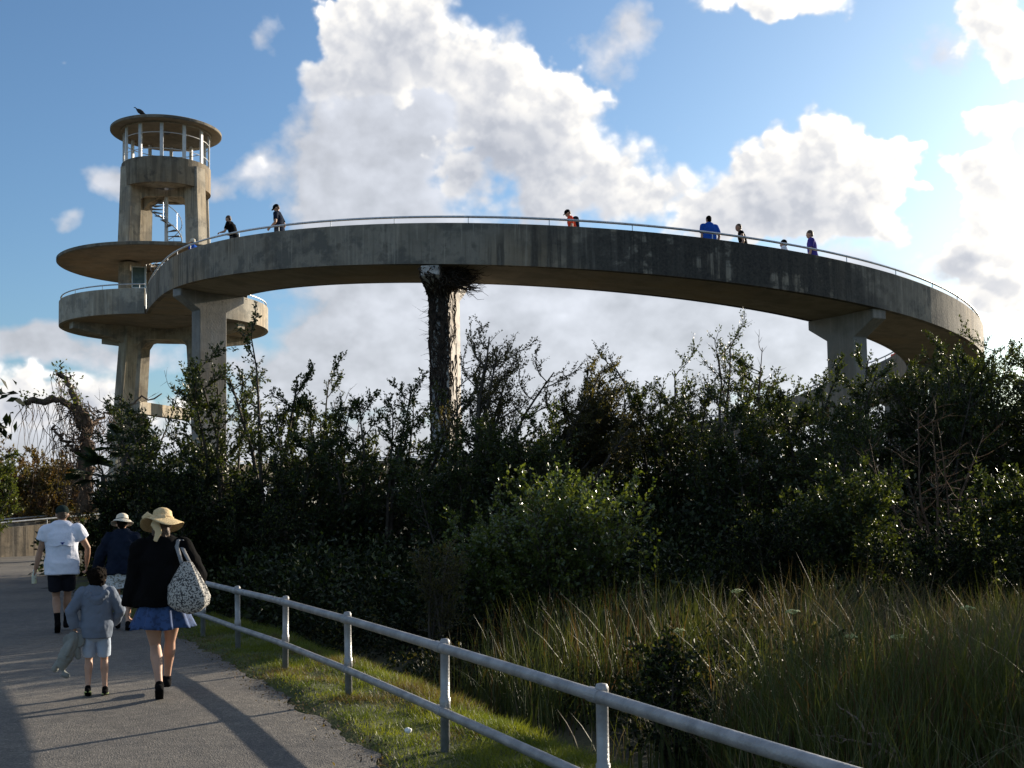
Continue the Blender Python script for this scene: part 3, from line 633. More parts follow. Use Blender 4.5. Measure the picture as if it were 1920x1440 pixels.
# (px,ytop,Y,width px, seed, options)
TREES=[
 ('broadleaf_tree','leafy green tree in front of the ramp pier nearest the tower','tree',418,668,27,190,11,dict(nst=5,dens=1.5,ls=.10,bare=.25)),
 ('broadleaf_tree','slender upright sapling with bare lower stems rising just right of the tower deck','tree',507,622,26,120,12,dict(nst=3,dens=1.0,ls=.10,bare=.35)),
 ('broadleaf_tree','narrow pointed bush right of the slender sapling, under the ramp','tree',596,676,26,110,13,dict(nst=3,dens=1.3,ls=.09,bare=.3)),
 ('broadleaf_tree','small bush with a rounded leafy tip standing left of the vine-covered pier','shrub',710,708,25,110,14,dict(nst=3,dens=1.1,ls=.09)),
 ('windswept_tree','wind-bent small tree reaching right towards the vine-covered pier','tree',800,700,26,120,15,dict(nst=3,dens=1.0,ls=.09,root_px=740,lean=(.12,0))),
 ('windswept_tree','tall feathery windswept tree directly right of the vine-covered pier','tree',915,618,26,170,16,dict(nst=8,dens=1.2,ls=.075,root_px=860,lean=(.16,0),leaf=LEAFO,trop=.16)),
 ('windswept_tree','windswept tree with a long tip bending right, second from the vine-covered pier','tree',1000,640,25.5,150,17,dict(nst=7,dens=1.5,ls=.08,root_px=930,lean=(.2,0),leaf=LEAFO)),
 ('windswept_tree','windswept olive bush leaning right, lower than the two trees to its left','tree',1050,690,25,130,18,dict(nst=7,dens=1.5,ls=.08,root_px=985,lean=(.2,0),leaf=LEAFO)),
 ('broadleaf_tree','round green bush in the middle of the thicket with a leaning pointed tip','shrub',1115,712,27,150,19,dict(nst=4,dens=1.4,ls=.09)),
 ('broadleaf_tree','broad leafy tree topped with thin airy sprigs right of the middle','tree',1245,640,27,150,20,dict(nst=5,dens=1.1,ls=.085,bare=.3)),
 ('broadleaf_tree','full green tree just right of the one with thin airy sprigs','tree',1290,705,26,190,21,dict(nst=5,dens=1.6,ls=.09)),
 ('sparse_tree','thin isolated tree with few leaves on curling branches against the cloud','tree',1368,632,25,130,22,dict(nst=3,dens=.8,ls=.07,bare=.5)),
 ('broadleaf_tree','dense dark bush left of the right-hand ramp pier','shrub',1475,672,26,150,23,dict(nst=5,dens=1.7,ls=.09)),
 ('broadleaf_tree','bush with a bright upright tip touching the left edge of the right-hand pier','shrub',1553,655,26.5,110,24,dict(nst=4,dens=1.4,ls=.085)),
 ('broadleaf_tree','low leafy bush at the foot of the right-hand ramp pier','shrub',1632,690,26,150,25,dict(nst=4,dens=1.6,ls=.085)),
 ('broadleaf_tree','dark bush beneath the far end of the ramp curve','shrub',1730,690,27,170,26,dict(nst=5,dens=1.6,ls=.09)),
 ('broadleaf_tree','tall dense tree hiding the right end of the ramp','tree',1800,632,28,160,27,dict(nst=6,dens=1.8,ls=.09,bare=.15)),
 ('broadleaf_tree','tall dense tree at the right edge of the frame','tree',1878,612,29,190,28,dict(nst=6,dens=1.8,ls=.095,bare=.2)),
 ('broadleaf_tree','dark shrub in front of the tall tree at the right frame edge','shrub',1915,700,28,170,29,dict(nst=5,dens=1.6,ls=.09)),
 ('broadleaf_tree','green shrub filling the gap between the sapling and the pointed bush','shrub',555,740,25,130,30,dict(nst=4,dens=1.3,ls=.09)),
 ('broadleaf_tree','dark shrub below the pointed bush, left of the small rounded bush','shrub',650,745,25,130,31,dict(nst=4,dens=1.3,ls=.09)),
 ('broadleaf_tree','low dense shrub between the tower leg and the leafy tree','shrub',330,745,25,140,32,dict(nst=4,dens=1.4,ls=.09)),
 ('broadleaf_tree','shadowed shrub at the base of the vine-covered pier','shrub',860,800,23,200,33,dict(nst=5,dens=1.5,ls=.09)),
 ('broadleaf_tree','mid-height green shrub in front of the windswept trees','shrub',1000,790,23,200,34,dict(nst=5,dens=1.5,ls=.09)),
 ('broadleaf_tree','dark shrub below the thin isolated tree','shrub',1390,745,24,190,35,dict(nst=5,dens=1.5,ls=.09)),
 ('broadleaf_tree','dark glossy bush at mid height below the right-hand pier','shrub',1560,780,24,220,36,dict(nst=5,dens=1.5,ls=.08)),
 ('broadleaf_tree','dense tree crown just left of the two tall trees at the right edge','tree',1755,672,27,170,36+900,dict(nst=6,dens=1.6,ls=.085,bare=.2)),
 ('broadleaf_tree','dense green crown filling the gap between the two tallest right-hand trees','tree',1840,640,28.5,170,937,dict(nst=6,dens=1.6,ls=.085,bare=.2)),
 ('front_bush','bright glossy-leaved bush standing alone in the sawgrass','bush',1055,945,18.0,390,40,dict(nst=11,dens=1.1,ls=.085,bare=.1,leaf=LEAFB,lw=.62)),
 ('front_bush','low left shoulder bush leaning against the bright glossy-leaved bush','bush',930,990,17.6,170,41,dict(nst=6,dens=1.0,ls=.07,bare=.2,leaf=LEAFB,lw=.6)),
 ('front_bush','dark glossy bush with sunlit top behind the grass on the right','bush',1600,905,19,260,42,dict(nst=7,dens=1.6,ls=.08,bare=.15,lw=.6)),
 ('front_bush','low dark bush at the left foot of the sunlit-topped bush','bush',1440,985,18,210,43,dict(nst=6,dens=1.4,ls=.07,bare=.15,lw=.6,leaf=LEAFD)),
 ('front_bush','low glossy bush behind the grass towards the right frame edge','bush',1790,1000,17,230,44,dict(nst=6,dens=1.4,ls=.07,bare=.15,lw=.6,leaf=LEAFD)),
 ('front_bush','leafy shrub cut by the right frame edge above the grass','bush',1920,890,19,200,45,dict(nst=6,dens=1.5,ls=.08,bare=.15,lw=.6)),
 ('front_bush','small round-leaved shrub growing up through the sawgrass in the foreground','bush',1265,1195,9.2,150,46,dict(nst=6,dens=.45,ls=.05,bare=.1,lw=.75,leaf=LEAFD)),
 ('front_bush','thin weedy shrub with upright shoots left of the bright glossy bush','bush',820,1010,16,100,47,dict(nst=5,dens=.5,ls=.05,bare=.2,leaf=LEAFO)),
 ('russet_bush','low reddish-brown bush at the far left behind the entry parapet','bush',30,862,50,190,50,dict(nst=7,dens=1.5,ls=.16,bare=.1,leaf=LEAFR)),
 ('russet_bush','reddish bush left of the dead tree, half hidden by the man in the cap','bush',110,880,49,150,51,dict(nst=7,dens=1.5,ls=.16,bare=.1,leaf=LEAFR)),
 ('broadleaf_tree','yellow-green leafy bush at the very left edge of the frame','bush',-42,850,40,110,52,dict(nst=5,dens=1.3,ls=.13,bare=.1,leaf=LEAF2)),
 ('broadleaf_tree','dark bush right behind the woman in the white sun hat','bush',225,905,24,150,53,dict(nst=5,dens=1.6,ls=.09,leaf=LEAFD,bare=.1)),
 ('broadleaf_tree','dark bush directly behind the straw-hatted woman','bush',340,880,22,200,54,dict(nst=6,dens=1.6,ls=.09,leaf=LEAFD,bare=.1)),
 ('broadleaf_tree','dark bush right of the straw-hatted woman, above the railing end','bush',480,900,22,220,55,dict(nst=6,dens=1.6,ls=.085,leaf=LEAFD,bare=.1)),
]
for nm,lb,ct,px,yt,Yd,w,seed,k in TREES:
    make_tree(nm,lb,ct,px,yt,Yd,w,seed,**k)
# bare trees
make_tree('bare_tree','leafless pale twiggy tree in front of the left tower leg','tree',290,700,28,170,61,bark=TWIGD,nst=4,dens=0,bare=.3,root_px=215,lean=(.05,0),twig_r=.7)
make_tree('bare_tree','leafless brown tangle of twigs in front of the dark bushes at right','tree',1745,745,21,220,62,bark=DEADW,nst=6,dens=0,bare=.25,twig_r=.6,trop=.04)
make_tree('bare_tree','fine leafless shrub between the pointed bush and the rounded bush tip','shrub',655,690,27,120,63,bark=DEADW,nst=5,dens=0,bare=.3,twig_r=.5)
make_tree('bare_tree','bare curling twigs rising beside the thin isolated tree','shrub',1420,640,25.2,90,64,bark=DEADW,nst=3,dens=0,bare=.4,root_px=1385,twig_r=.5)

# dead vine-hung tree on the left
def dead_tree():
    Yd=30.;b=P(160,960,Yd);gz=-.3;root=empty('dead_tree',(b[0],Yd,gz),'broken dead tree hung with dry vines in front of the left side of the tower','tree')
    rg=np.random.default_rng(7);mb=MB()
    def limb(pts,r0,r1,n=9,j=.05):
        p=np.array([P(x,y,Yd+dy) for x,y,dy in pts]);t=np.linspace(0,len(p)-1,n*2);q=np.stack([np.interp(t,range(len(p)),p[:,k]) for k in range(3)],-1)
        q[1:]+=rg.normal(size=q[1:].shape)*j;mb.tube(q,.62*np.linspace(r0,r1,len(q))*(1+.25*rg.uniform(-1,1,len(q))),9);return q
    q0=limb([(163,960,0),(160,900,0),(165,850,0),(165,800,0),(158,775,0)],.34,.24)
    q1=limb([(160,800,0),(140,765,0),(115,750,-.3),(85,748,-.4),(60,752,-.5),(45,758,-.5)],.20,.10)
    q2=limb([(160,785,0),(148,760,0),(135,730,.2),(122,708,.2),(105,700,.2)],.16,.07)
    q3=limb([(122,708,.2),(118,693,.2),(113,680,.2)],.06,.02,6);q3=limb([(126,715,.2),(132,705,.1),(134,698,.1)],.05,.02,5)
    q4=limb([(165,800,0),(185,785,.4),(215,770,.6),(255,752,.8),(300,742,1)],.10,.03)
    q5=limb([(150,850,0),(120,825,-.4),(98,800,-.5)],.10,.05)
    mb.obj('trunk',DEADW,root,smooth=True)
    vb=MB()
    allp=np.concatenate([q1,q2,q5,q0,q4[:10]])
    for k in range(170):
        p=allp[rg.integers(len(allp))]+rg.normal(size=3)*np.array([.12,.15,.06]);L=rg.uniform(.3,1.9);n=6
        pts=[p];dx=rg.normal()*.05
        for i in range(n):pts.append(pts[-1]+np.array([dx+rg.normal()*.05,rg.normal()*.04,-L/n]))
        vb.tube(pts,np.linspace(.011,.004,n+1),3,cap=False)
    for k in range(110):
        p=q0[rg.integers(len(q0))];a=rg.uniform(0,6.28);pts=[p+np.array([math.cos(a),math.sin(a),0])*.3]
        for i in range(6):pts.append(pts[-1]+rg.normal(size=3)*.13)
        vb.tube(pts,.012,3,cap=False)
    vb.obj('vines',DEADW,root)['kind']='stuff'
    n=420;pos=np.concatenate([q1,q2])[rg.integers(0,len(q1)+len(q2),n)]+rg.normal(size=(n,3))*.12+np.array([0,0,.1])
    tag(leaves_mesh('moss',pos,rg.normal(size=(n,3)),.10,.5,rg,LEAF2,root,tuple(root.location)),kind='stuff')
dead_tree()
# dead creeper on the middle pier
MATD=mat('dark_dry_creeper',(.018,.013,.010),(.06,.042,.030),rough=.95,scale=6)
def creeper():
    root=empty('dead_creeper',tuple(p2c+np.array([0,0,-p2c[2]-.4])),'dead brown creeper clinging to the middle ramp pier and tangled under the ramp','vine')
    rg=np.random.default_rng(3);mb=MB();hw,hl=.30,.62;q2t=-p2t
    def surf(a,z):
        hl=.62 if z<-.78 else (1.42 if z>-.3 else 1.42-(-z-.3)/.48*.8)   # a in 0..1 across the near faces: left face, front end, right face
        # perimeter walk: start at inner left, along left side to the outer end, across, along the right side
        L=[2*hl,2*hw,2*hl];s=a*sum(L)
        if s<L[0]:u,v=-hl+s,hw
        elif s<L[0]+L[1]:u,v=hl,hw-(s-L[0])
        else:u,v=hl-(s-L[0]-L[1]),-hw
        k=1.012+0.0
        return p2c+p2u*u*k+q2t*v*1.03+np.array([0,0,z])
    def density_z(zz):return 1
    for k in range(620):
        a=rg.uniform(.2,.60) if rg.random()<.93 else rg.uniform(.6,.85);z=-rg.beta(1.0,2.3)*6.3-.1;ls=rg.uniform(.3,1.5);n=7
        pts=[]
        da=rg.normal()*.05;r_=rg.uniform(.006,.03)
        for i in range(n):
            pts.append(surf(np.clip(a+da*i/n+rg.normal()*.012,.02,.98),z-ls*i/n+rg.normal()*.02)+rg.normal(size=3)*.018)
        pts=[p for p in pts if p[2]<p2c[2]-.02]
        if len(pts)>2:mb.tube(pts,np.linspace(r_,r_*.4,len(pts)),4,cap=False)
    for k in range(300):     # tangle fanning under the ramp on the right side of the cap
        p=p2c+p2u*rg.uniform(.1,1.2)-q2t*rg.uniform(.0,.9)+np.array([0,0,-rg.uniform(.05,.6)]);pts=[p]
        d=-q2t*rg.uniform(.2,1)+p2u*rg.uniform(-.4,.6)+np.array([0,0,rg.uniform(-.3,.35)])
        for i in range(5):
            pts.append(pts[-1]+d*.15+rg.normal(size=3)*.06);pts[-1][2]=min(pts[-1][2],p2c[2]-.03)
        mb.tube(pts,np.linspace(.016,.004,6),3,cap=False)
    for k in range(60):      # bristles off the left side
        a=rg.uniform(.3,.5);z=-rg.uniform(.8,4.6);p=surf(a,z);d=q2t*.25+p2u*.2+rg.normal(size=3)*.12
        mb.tube([p,p+d*.5,p+d*.9+np.array([0,0,rg.normal()*.06])],[.008,.005,.002],3,cap=False)
    mb.obj('stems',MATD,root)['kind']='stuff'
    # flaking dry bark mats
    n=560;V=[]
    pos=[];
    for k in range(n):
        a=rg.uniform(.2,.575);z=-rg.beta(.75,1.9)*4.6-.03;pos.append(surf(a,z)+rg.normal(size=3)*.012)
    pos=np.array(pos);pos[:,2]=np.minimum(pos[:,2],p2c[2]-.02)
    leaves_mesh('dry_mat',pos,np.tile([0,0,-1.],(n,1)),.12,.5,rg,MATD,root,tuple(root.location))['kind']='stuff'
creeper()
# palmettos
def palmetto(px,py,Yd,sz,label,seed):
    rg=np.random.default_rng(seed);c=P(px,py,Yd);gz=-.4;root=empty('palmetto',(c[0],Yd,gz),label,'palm')
    mb=MB();mb.tube([(c[0],Yd,gz),(c[0],Yd,c[2]-.1)],.07,8);mb.obj('trunk',BARK,root)
    for k in range(16):
        az=rg.uniform(0,6.28);el=rg.uniform(-.3,1.1);d=np.array([math.cos(az)*math.cos(el),math.sin(az)*math.cos(el),math.sin(el)])
        mb=MB();o_=np.array([c[0],Yd,c[2]-.1]);hub=o_+d*sz*.7;mb.tube([o_,o_+d*sz*.4+np.array([0,0,.03]),hub],.012,4)
        side=np.cross(d,[0,0,1.]);side/=np.linalg.norm(side);nn=np.cross(side,d)
        for j in range(17):
            f=(j-8)/8*1.5;dd=d*math.cos(f)+side*math.sin(f);L=sz*(.75-.2*abs(f)/1.5)*rg.uniform(.9,1.1);w=sz*.035
            ee=np.cross(dd,nn)*w;mid=hub+dd*L*.5;tip=hub+dd*L+np.array([0,0,-L*.22*rg.uniform(.5,1.5)])
            mb.add([hub,mid+ee+nn*.01,tip,mid-ee+nn*.01],[(0,1,2),(0,2,3)])
        mb.obj('frond',PALM,root)
palmetto(235,835,27,.6,'dark fan palm below the left tower leg','1'.__hash__()%1000 if 0 else 71)
palmetto(195,885,26,.65,'low dark fan palm in front of the dead tree trunk',72)

# thicket mass below and behind the trees
prof_x=[100,170,300,400,480,560,650,750,850,950,1050,1100,1200,1300,1400,1450,1550,1650,1750,1850,1950,2300]
prof_y=[930,880,795,755,775,770,775,780,775,745,755,735,715,735,765,730,722,740,728,690,680,680]
def lit_limit(x,y):
    c=y-x;xe=-.82-(c-8.4)*.31+1.0;t=(x-xe)/.713
    return np.where((c>7.5)&(c<16.3),np.maximum(.35,t*.249*.93-.12),99)
rg=np.random.default_rng(5)
TP=[];TD=[]
def blob(cx,cy,top,gz,rx,ry,n):
    H=top-gz;u=rg.normal(size=(n,3));u/=np.linalg.norm(u,axis=1)[:,None];u[:,2]=np.abs(u[:,2])*1.0-.15
    lump=1+.28*vnoise3(u*2.3+cx,1)+.15*vnoise3(u*5+cy,2)
    rad=rg.uniform(.45,1.02,size=(n,1))**.5*lump[:,None]
    p=u*rad*np.array([rx,ry,H*.95])+np.array([cx,cy,gz+.05])
    TP.append(p);TD.append(u)
cnt=0
for k in range(4000):
    if cnt>=165:break
    px=rg.uniform(150,2250);Yd=rg.choice([rg.uniform(17,22),rg.uniform(22,27),rg.uniform(26,31)])
    py=np.interp(px,prof_x,prof_y)
    if Yd<22:py=max(py,rg.uniform(960,1010))
    elif Yd<26:py=max(py,rg.uniform(830,930))
    else:py=py+rg.uniform(0,35)
    q=P(px,py,Yd);x=q[0];gz=-.5
    d=float(edge_sd(np.array([x]),np.array([Yd]))[0])
    if d<1.6:continue
    h=min(q[2],float(lit_limit(x,Yd)))
    if h<.3:continue
    cnt+=1;blob(x,Yd,h,gz,rg.uniform(.9,1.7),rg.uniform(.8,1.4),1200 if Yd<22 else 1000)
# dense backing rows, shade put into their dark leaf colour
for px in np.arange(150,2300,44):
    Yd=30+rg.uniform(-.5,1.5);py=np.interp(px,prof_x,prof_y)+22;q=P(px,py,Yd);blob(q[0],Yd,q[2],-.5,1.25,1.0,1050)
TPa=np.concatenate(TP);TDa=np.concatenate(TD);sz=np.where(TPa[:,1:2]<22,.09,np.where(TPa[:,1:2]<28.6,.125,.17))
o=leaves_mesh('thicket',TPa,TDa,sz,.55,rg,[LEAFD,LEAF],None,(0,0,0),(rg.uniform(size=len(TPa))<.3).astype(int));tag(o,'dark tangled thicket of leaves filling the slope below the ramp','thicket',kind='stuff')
# low dark scrub between the railing and the bushes
TP=[];TD=[]
for k in range(70):
    x=rg.uniform(-5,3.5);y=rg.uniform(10.5,20);d=float(edge_sd(np.array([x]),np.array([y]))[0])
    if d<1.9 or d>6:continue
    h=min(rg.uniform(.3,.9),float(lit_limit(x,y))*.9);blob(x,y,max(h-.2,.0),-.5,rg.uniform(.5,.9),rg.uniform(.5,.9),700)
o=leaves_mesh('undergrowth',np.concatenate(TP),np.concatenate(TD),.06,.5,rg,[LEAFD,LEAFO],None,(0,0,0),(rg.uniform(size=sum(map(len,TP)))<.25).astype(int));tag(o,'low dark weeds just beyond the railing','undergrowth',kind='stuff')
# added unseen bushes right of the frame, placed to shade the marsh
for i,(x,y,h,sd) in enumerate(((13.6,20.2,5.6,81),(14.6,19.4,5.6,82),(13.4,16.6,5.0,83),(12.6,14.0,4.6,84),(15.6,18.6,6.2,85),(11.6,11.0,4.2,86),(14.6,15.6,5.6,87),(13.4,12.4,5.,88),(10.2,8.0,3.6,89))):
    r_=P(960,900,y);pxx=960+x/y*FPX;
    zz=h;ty=Y0-( -y*math.sin(PITCH)+(zz-CAM_Z)*math.cos(PITCH))/(y*math.cos(PITCH)+(zz-CAM_Z)*math.sin(PITCH))*FPX
    make_tree('broadleaf_tree','added unseen bush beyond the right edge of the view, shading the marsh','bush',pxx,ty-(pxx-960)*ROLL,y,2.8/y*FPX,sd,nst=5,dens=.42,ls=.24,bare=.1,group='added shading bushes beyond the right edge of the view')
# far flat scrub to the horizon
rg=np.random.default_rng(9);n=14000;aa=np.radians(rg.uniform(-50,50,n));dd_=rg.uniform(90,240,n)
pos=np.stack([np.sin(aa)*dd_,np.cos(aa)*dd_,rg.uniform(0,1,n)**1.5*(2.2+1.3*vnoise3(np.stack([aa*30,dd_*.05,aa*0],-1),3))*1.2-.3],-1)
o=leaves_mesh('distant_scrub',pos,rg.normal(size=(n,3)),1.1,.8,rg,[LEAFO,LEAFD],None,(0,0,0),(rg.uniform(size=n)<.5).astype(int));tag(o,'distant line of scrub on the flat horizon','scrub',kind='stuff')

# ---------- grasses ----------
def blades(name,x,y,h,w,lean,rng,mats,label,seg=3,kind='stuff',mi=None,curl=.5):
    n=len(x);z=ground_z(x,y);az=rng.uniform(0,2*math.pi,n);la=rng.uniform(0,2*math.pi,n)
    side=np.stack([np.cos(az),np.sin(az),0*az],-1);ld=np.stack([np.cos(la),np.sin(la),0*la],-1)
    V=[];lev=np.linspace(0,1,seg+1)
    for t in lev:
        c=np.stack([x,y,z],-1)+ld*(lean*h*t**1.8)[:,None];c[:,2]+=h*t*(1-.35*curl*(lean*t)**2)
        ww=w*(1-t**2*.95)
        if t<1:V+= [c-side*ww[:,None]*.5,c+side*ww[:,None]*.5]
        else:V+=[c]
    k=2*seg+1;V=np.stack(V,1).reshape(-1,3);b=np.arange(n)[:,None]*k;F=[]
    for i in range(seg-1):
        F+=[b+[2*i,2*i+1,2*i+3],b+[2*i,2*i+3,2*i+2]]
    F+=[b+[2*seg-2,2*seg-1,2*seg]];F=np.stack(F,1).reshape(-1,3)
    o=quads(name,V,F,mats,None,(0,0,0),mi=None if mi is None else np.repeat(mi,2*seg-1));return tag(o,label,name.replace('_',' '),kind=kind)
SG1=leafmat('sawgrass_green',(.034,.050,.012),(.070,.085,.022),.55,.25,.4,1.1)
SG2=leafmat('sawgrass_dry',(.085,.066,.038),(.18,.145,.085),.6,.16,.35,1.1)
SG3=leafmat('sawgrass_brown',(.055,.032,.016),(.09,.058,.028),.55,.3,.3,1.1)
TG1=leafmat('turf_blade',(.055,.085,.012),(.125,.15,.020),.5,.42,.35,2.)
TG2=leafmat('turf_dry',(.085,.065,.028),(.14,.11,.045),.6,.25,.3,2.)
rg=np.random.default_rng(21)
n=105000;x=rg.uniform(-1.5,12.5,n);y=rg.uniform(3.5,15.8,n);d=edge_sd(x,y);c=y-x
clump=vnoise3(np.stack([x*1.3,y*1.3,0*x],-1),6);far=np.hypot(x,y)
ok=(d>2.1+.4*clump)&(c<14.5)&(x/y<.62)&(rg.uniform(size=n)<.42+.6*clump+.15*(far<9))
x,y,d=x[ok],y[ok],d[ok];clump=clump[ok];n=len(x)
h=rg.uniform(.55,1.25,n)*(1+.25*clump)*np.clip(.45+(d-2)*.28,.45,1.15)
lim=lit_limit(x,y)+.95;h=np.minimum(h,np.maximum(lim,.5));h=np.minimum(h,2.22-.070*np.hypot(x,y)+.30*clump+rg.gumbel(-.16,.10,n))
dry=vnoise3(np.stack([x*.7+9,y*.7,0*x],-1),12);u=rg.uniform(-1,1,n)
mi=np.where(u*.6+dry>.22,1,np.where(u*.6+dry<-.85,2,0))
blades('sawgrass',x,y,h,rg.uniform(.007,.016,n),rg.gamma(1.5,.18,n)*np.where(mi==1,1.7,1),rg,[SG1,SG2,SG3],'tall sawgrass in green and straw tones beyond the railing',seg=4,mi=mi)
print('sawgrass',n)
n=150000;y=4.5+rg.uniform(0,1,n)**1.7*16;xe=np.interp(y,EDGE[:,1],EDGE[:,0]);x=xe+rg.uniform(-.06,1.9,n);d=edge_sd(x,y)
cl_=vnoise3(np.stack([x*4,y*4,0*x],-1),16)
ok=(d>-.05+.10*cl_+.05)&(d<1.75)&(rg.uniform(size=n)<np.clip(.35+d*1.4,0,1))&(rg.uniform(size=n)<.65+.5*cl_)
x,y,d=x[ok],y[ok],d[ok];n=len(x);cl_=cl_[ok];dry=vnoise3(np.stack([x*2,y*2,0*x],-1),18)
blades('verge_grass',x,y,rg.uniform(.025,.075,n)*(1+.5*cl_)*np.clip(.5+d*.8,.5,1.4),rg.uniform(.005,.010,n),rg.uniform(.2,1.4,n),rg,[TG1,TG2],'short yellow-green turf along the path edge',seg=1,mi=(dry+rg.uniform(-.5,.5,n)>.42).astype(int))
print('turf',n)
# litter of fallen leaves along the path edge
n=1500;y=rg.uniform(6,17,n);x=np.interp(y,EDGE[:,1],EDGE[:,0])+rg.normal(size=n)*.13;z=np.maximum(ground_z(x,y),.004)+.008
o=leaves_mesh('leaf_litter',np.stack([x,y,z],-1),rg.normal(size=(n,3))*np.array([1,1,.1]),.03,.5,rg,[DEADW,TG2],None,(0,0,0),(rg.uniform(size=n)<.5).astype(int),upbias=4);tag(o,'dry fallen leaves scattered on the edge of the path','leaf litter',kind='stuff')
# umbel wildflowers
UM=mat('umbel_cream',(.30,.33,.12),(.48,.50,.22),rough=.7,scale=30)
def umbel(px,py,Yd,r,label,seed):
    rg=np.random.default_rng(seed);c=P(px,py,Yd);gz=float(ground_z(np.array([c[0]]),np.array([Yd]))[0]);root=empty('umbel_flower',(c[0],Yd,gz),label,'wildflower')
    mb=MB();b=np.array([c[0],Yd,gz]);hub=c-np.array([0,0,r*.7]);mb.tube([b,b*.5+hub*.5+np.array([.03,0,0]),hub],.004,5);mb.obj('stem',SG1,root)
    mb=MB()
    for k in range(30):
        a=rg.uniform(0,6.28);q=math.sqrt(rg.uniform(0,1))*r;e=c+np.array([math.cos(a)*q,math.sin(a)*q,-.35*q*q/r+rg.normal()*.004]);mb.tube([hub,e],.0012,3,cap=False)
        mb.sphere(e,(r*.16,r*.16,r*.08),6,4)
    mb.obj('flower_head',UM,root)
umbel(1487,1143,10.5,.065,'pale yellow umbel flower, tallest one left of centre in the sawgrass',1)
umbel(1685,1191,9.8,.065,'flat cream umbel flower right of centre in the sawgrass',2)
umbel(1382,1105,11.5,.06,'small umbel flower at the top edge of the sawgrass',3)
umbel(1273,1179,10.,.05,'umbel flower above the small round-leaved shrub',4)
umbel(1815,1136,10.8,.06,'cream umbel flower towards the right edge of the sawgrass',5)
umbel(1595,1190,9.6,.055,'dull grey-green umbel flower between the two brighter umbels',6)
# dead fallen branch in the sawgrass
def deadbranch():
    b=P(1640,1440,8.2);root=empty('fallen_branch',(b[0],b[1],-.5),'grey dead branch lying in the sawgrass at the bottom of the frame','branch')
    rg=np.random.default_rng(31);mb=MB()
    def cv(px,r0,r1):
        p=np.array([P(x,y,Yd) for x,y,Yd in px]);t=np.linspace(0,len(p)-1,12);q=np.stack([np.interp(t,range(len(p)),p[:,k]) for k in range(3)],-1)+rg.normal(size=(12,3))*.008;mb.tube(q,np.linspace(r0,r1,12),6)
    cv([(1720,1460,7.9),(1650,1400,8.1),(1600,1385,8.2),(1530,1378,8.3)],.014,.005)
    cv([(1650,1400,8.1),(1600,1340,8.3),(1565,1320,8.4)],.010,.003);cv([(1655,1405,8.1),(1637,1425,8.),(1580,1432,8.),(1560,1450,8.)],.010,.004)
    cv([(1690,1430,8.),(1660,1380,8.1),(1610,1368,8.2)],.008,.003);cv([(1600,1385,8.2),(1570,1395,8.1),(1540,1372,8.2)],.005,.002);cv([(1580,1381,8.2),(1560,1362,8.3),(1545,1366,8.3)],.004,.002)
    mb.obj('wood',TWIGD,root)
deadbranch()
# overhanging sprigs at the extreme left
def sprig(px,py,Yd,label,seed):
    rg=np.random.default_rng(seed);tip=P(px,py,Yd);base=P(px-230,py+60,Yd+.5);root=empty('overhanging_branch',tuple(base),label,'branch')
    mb=MB();pts=np.array([base,(base+tip)/2+np.array([0,0,-.08]),tip]);mb.tube(pts,[.02,.01,.003],5);mb.obj('twig',BARK,root)
    pos=np.array([tip+(base-tip)*f*.25+rg.normal(size=3)*.05 for f in rg.uniform(0,1,22)]);leaves_mesh('leaf_cluster',pos,rg.normal(size=(22,3)),.11,.45,rg,LEAFD,root,tuple(base))
sprig(30,735,9.5,'dark leafy twig poking in at the left frame edge, the upper one',1)
sprig(18,788,9.5,'dark leafy twig poking in at the left frame edge, the lower one',2)
# crumpled white scrap on the verge
q=G(765,1375,.05);mb=MB();mb.sphere((0,0,.02),(.028,.024,.022),10,8);v=mb.v[0];v+=(vnoise3(v*90,2)[:,None])*np.array([.006,.006,.006]);o=mb.obj('paper_scrap',mat('white_paper',(.70,.70,.70),(.8,.8,.8),rough=.8),None,(0,0,0));o.location=(q[0],q[1],float(ground_z(q[0:1],q[1:2])[0])+.03);tag(o,'small crumpled white scrap lying on the turf by the path','litter')

# =============== PEOPLE ===============
SKIN=mat('skin',(.42,.24,.16),(.50,.30,.21),rough=.55,scale=6,spec=.35)
SKINT=mat('tanned_skin',(.33,.18,.11),(.40,.23,.15),rough=.55,scale=6,spec=.35)
def cloth(name,c1,c2=None,scale=3,rough=.95,bump=.5,bs=16,**k):return mat(name,c1,c2 or tuple(x*.8 for x in c1),rough=rough,scale=scale,spec=.04,bump=bump,bscale=bs,**k)
C_WHITE=cloth('white_shirt_cloth',(.74,.76,.84),(.66,.69,.79));C_BLACK=cloth('black_cloth',(.004,.004,.004),(.007,.007,.008));C_NAVY=cloth('navy_cloth',(.010,.014,.026),(.016,.022,.038))
C_SHORT=cloth('black_shorts_cloth',(.012,.012,.016),(.02,.02,.026));C_HOOD=cloth('grey_blue_fleece',(.13,.155,.20),(.17,.20,.25));C_LBLUE=cloth('pale_blue_cloth',(.36,.42,.52),(.44,.50,.58))
C_SKIRT=None;C_STRAW=mat('straw',(.52,.38,.19),(.66,.51,.28),rough=.85,scale=60,bump=.5,bscale=120);C_CREAM=mat('cream_straw',(.62,.55,.42),(.72,.66,.54),rough=.85,scale=50,bump=.4,bscale=120)
C_GREEN=cloth('dark_green_cloth',(.020,.032,.030));C_HAIR=mat('dark_hair',(.004,.003,.002),(.010,.006,.004),spec=.06,rough=.9,scale=40,bump=.8,bscale=60);C_BROWN=mat('brown_hair',(.06,.035,.02),(.12,.07,.04),rough=.6,scale=40,bump=.8,bscale=60)
C_RED=cloth('red_orange_cloth',(.80,.085,.04));C_BLUE=cloth('royal_blue_cloth',(.02,.09,.42));C_PURP=cloth('violet_blue_cloth',(.07,.055,.27));C_GREY=cloth('grey_plush',(.17,.18,.17),(.25,.26,.24),bs=60)
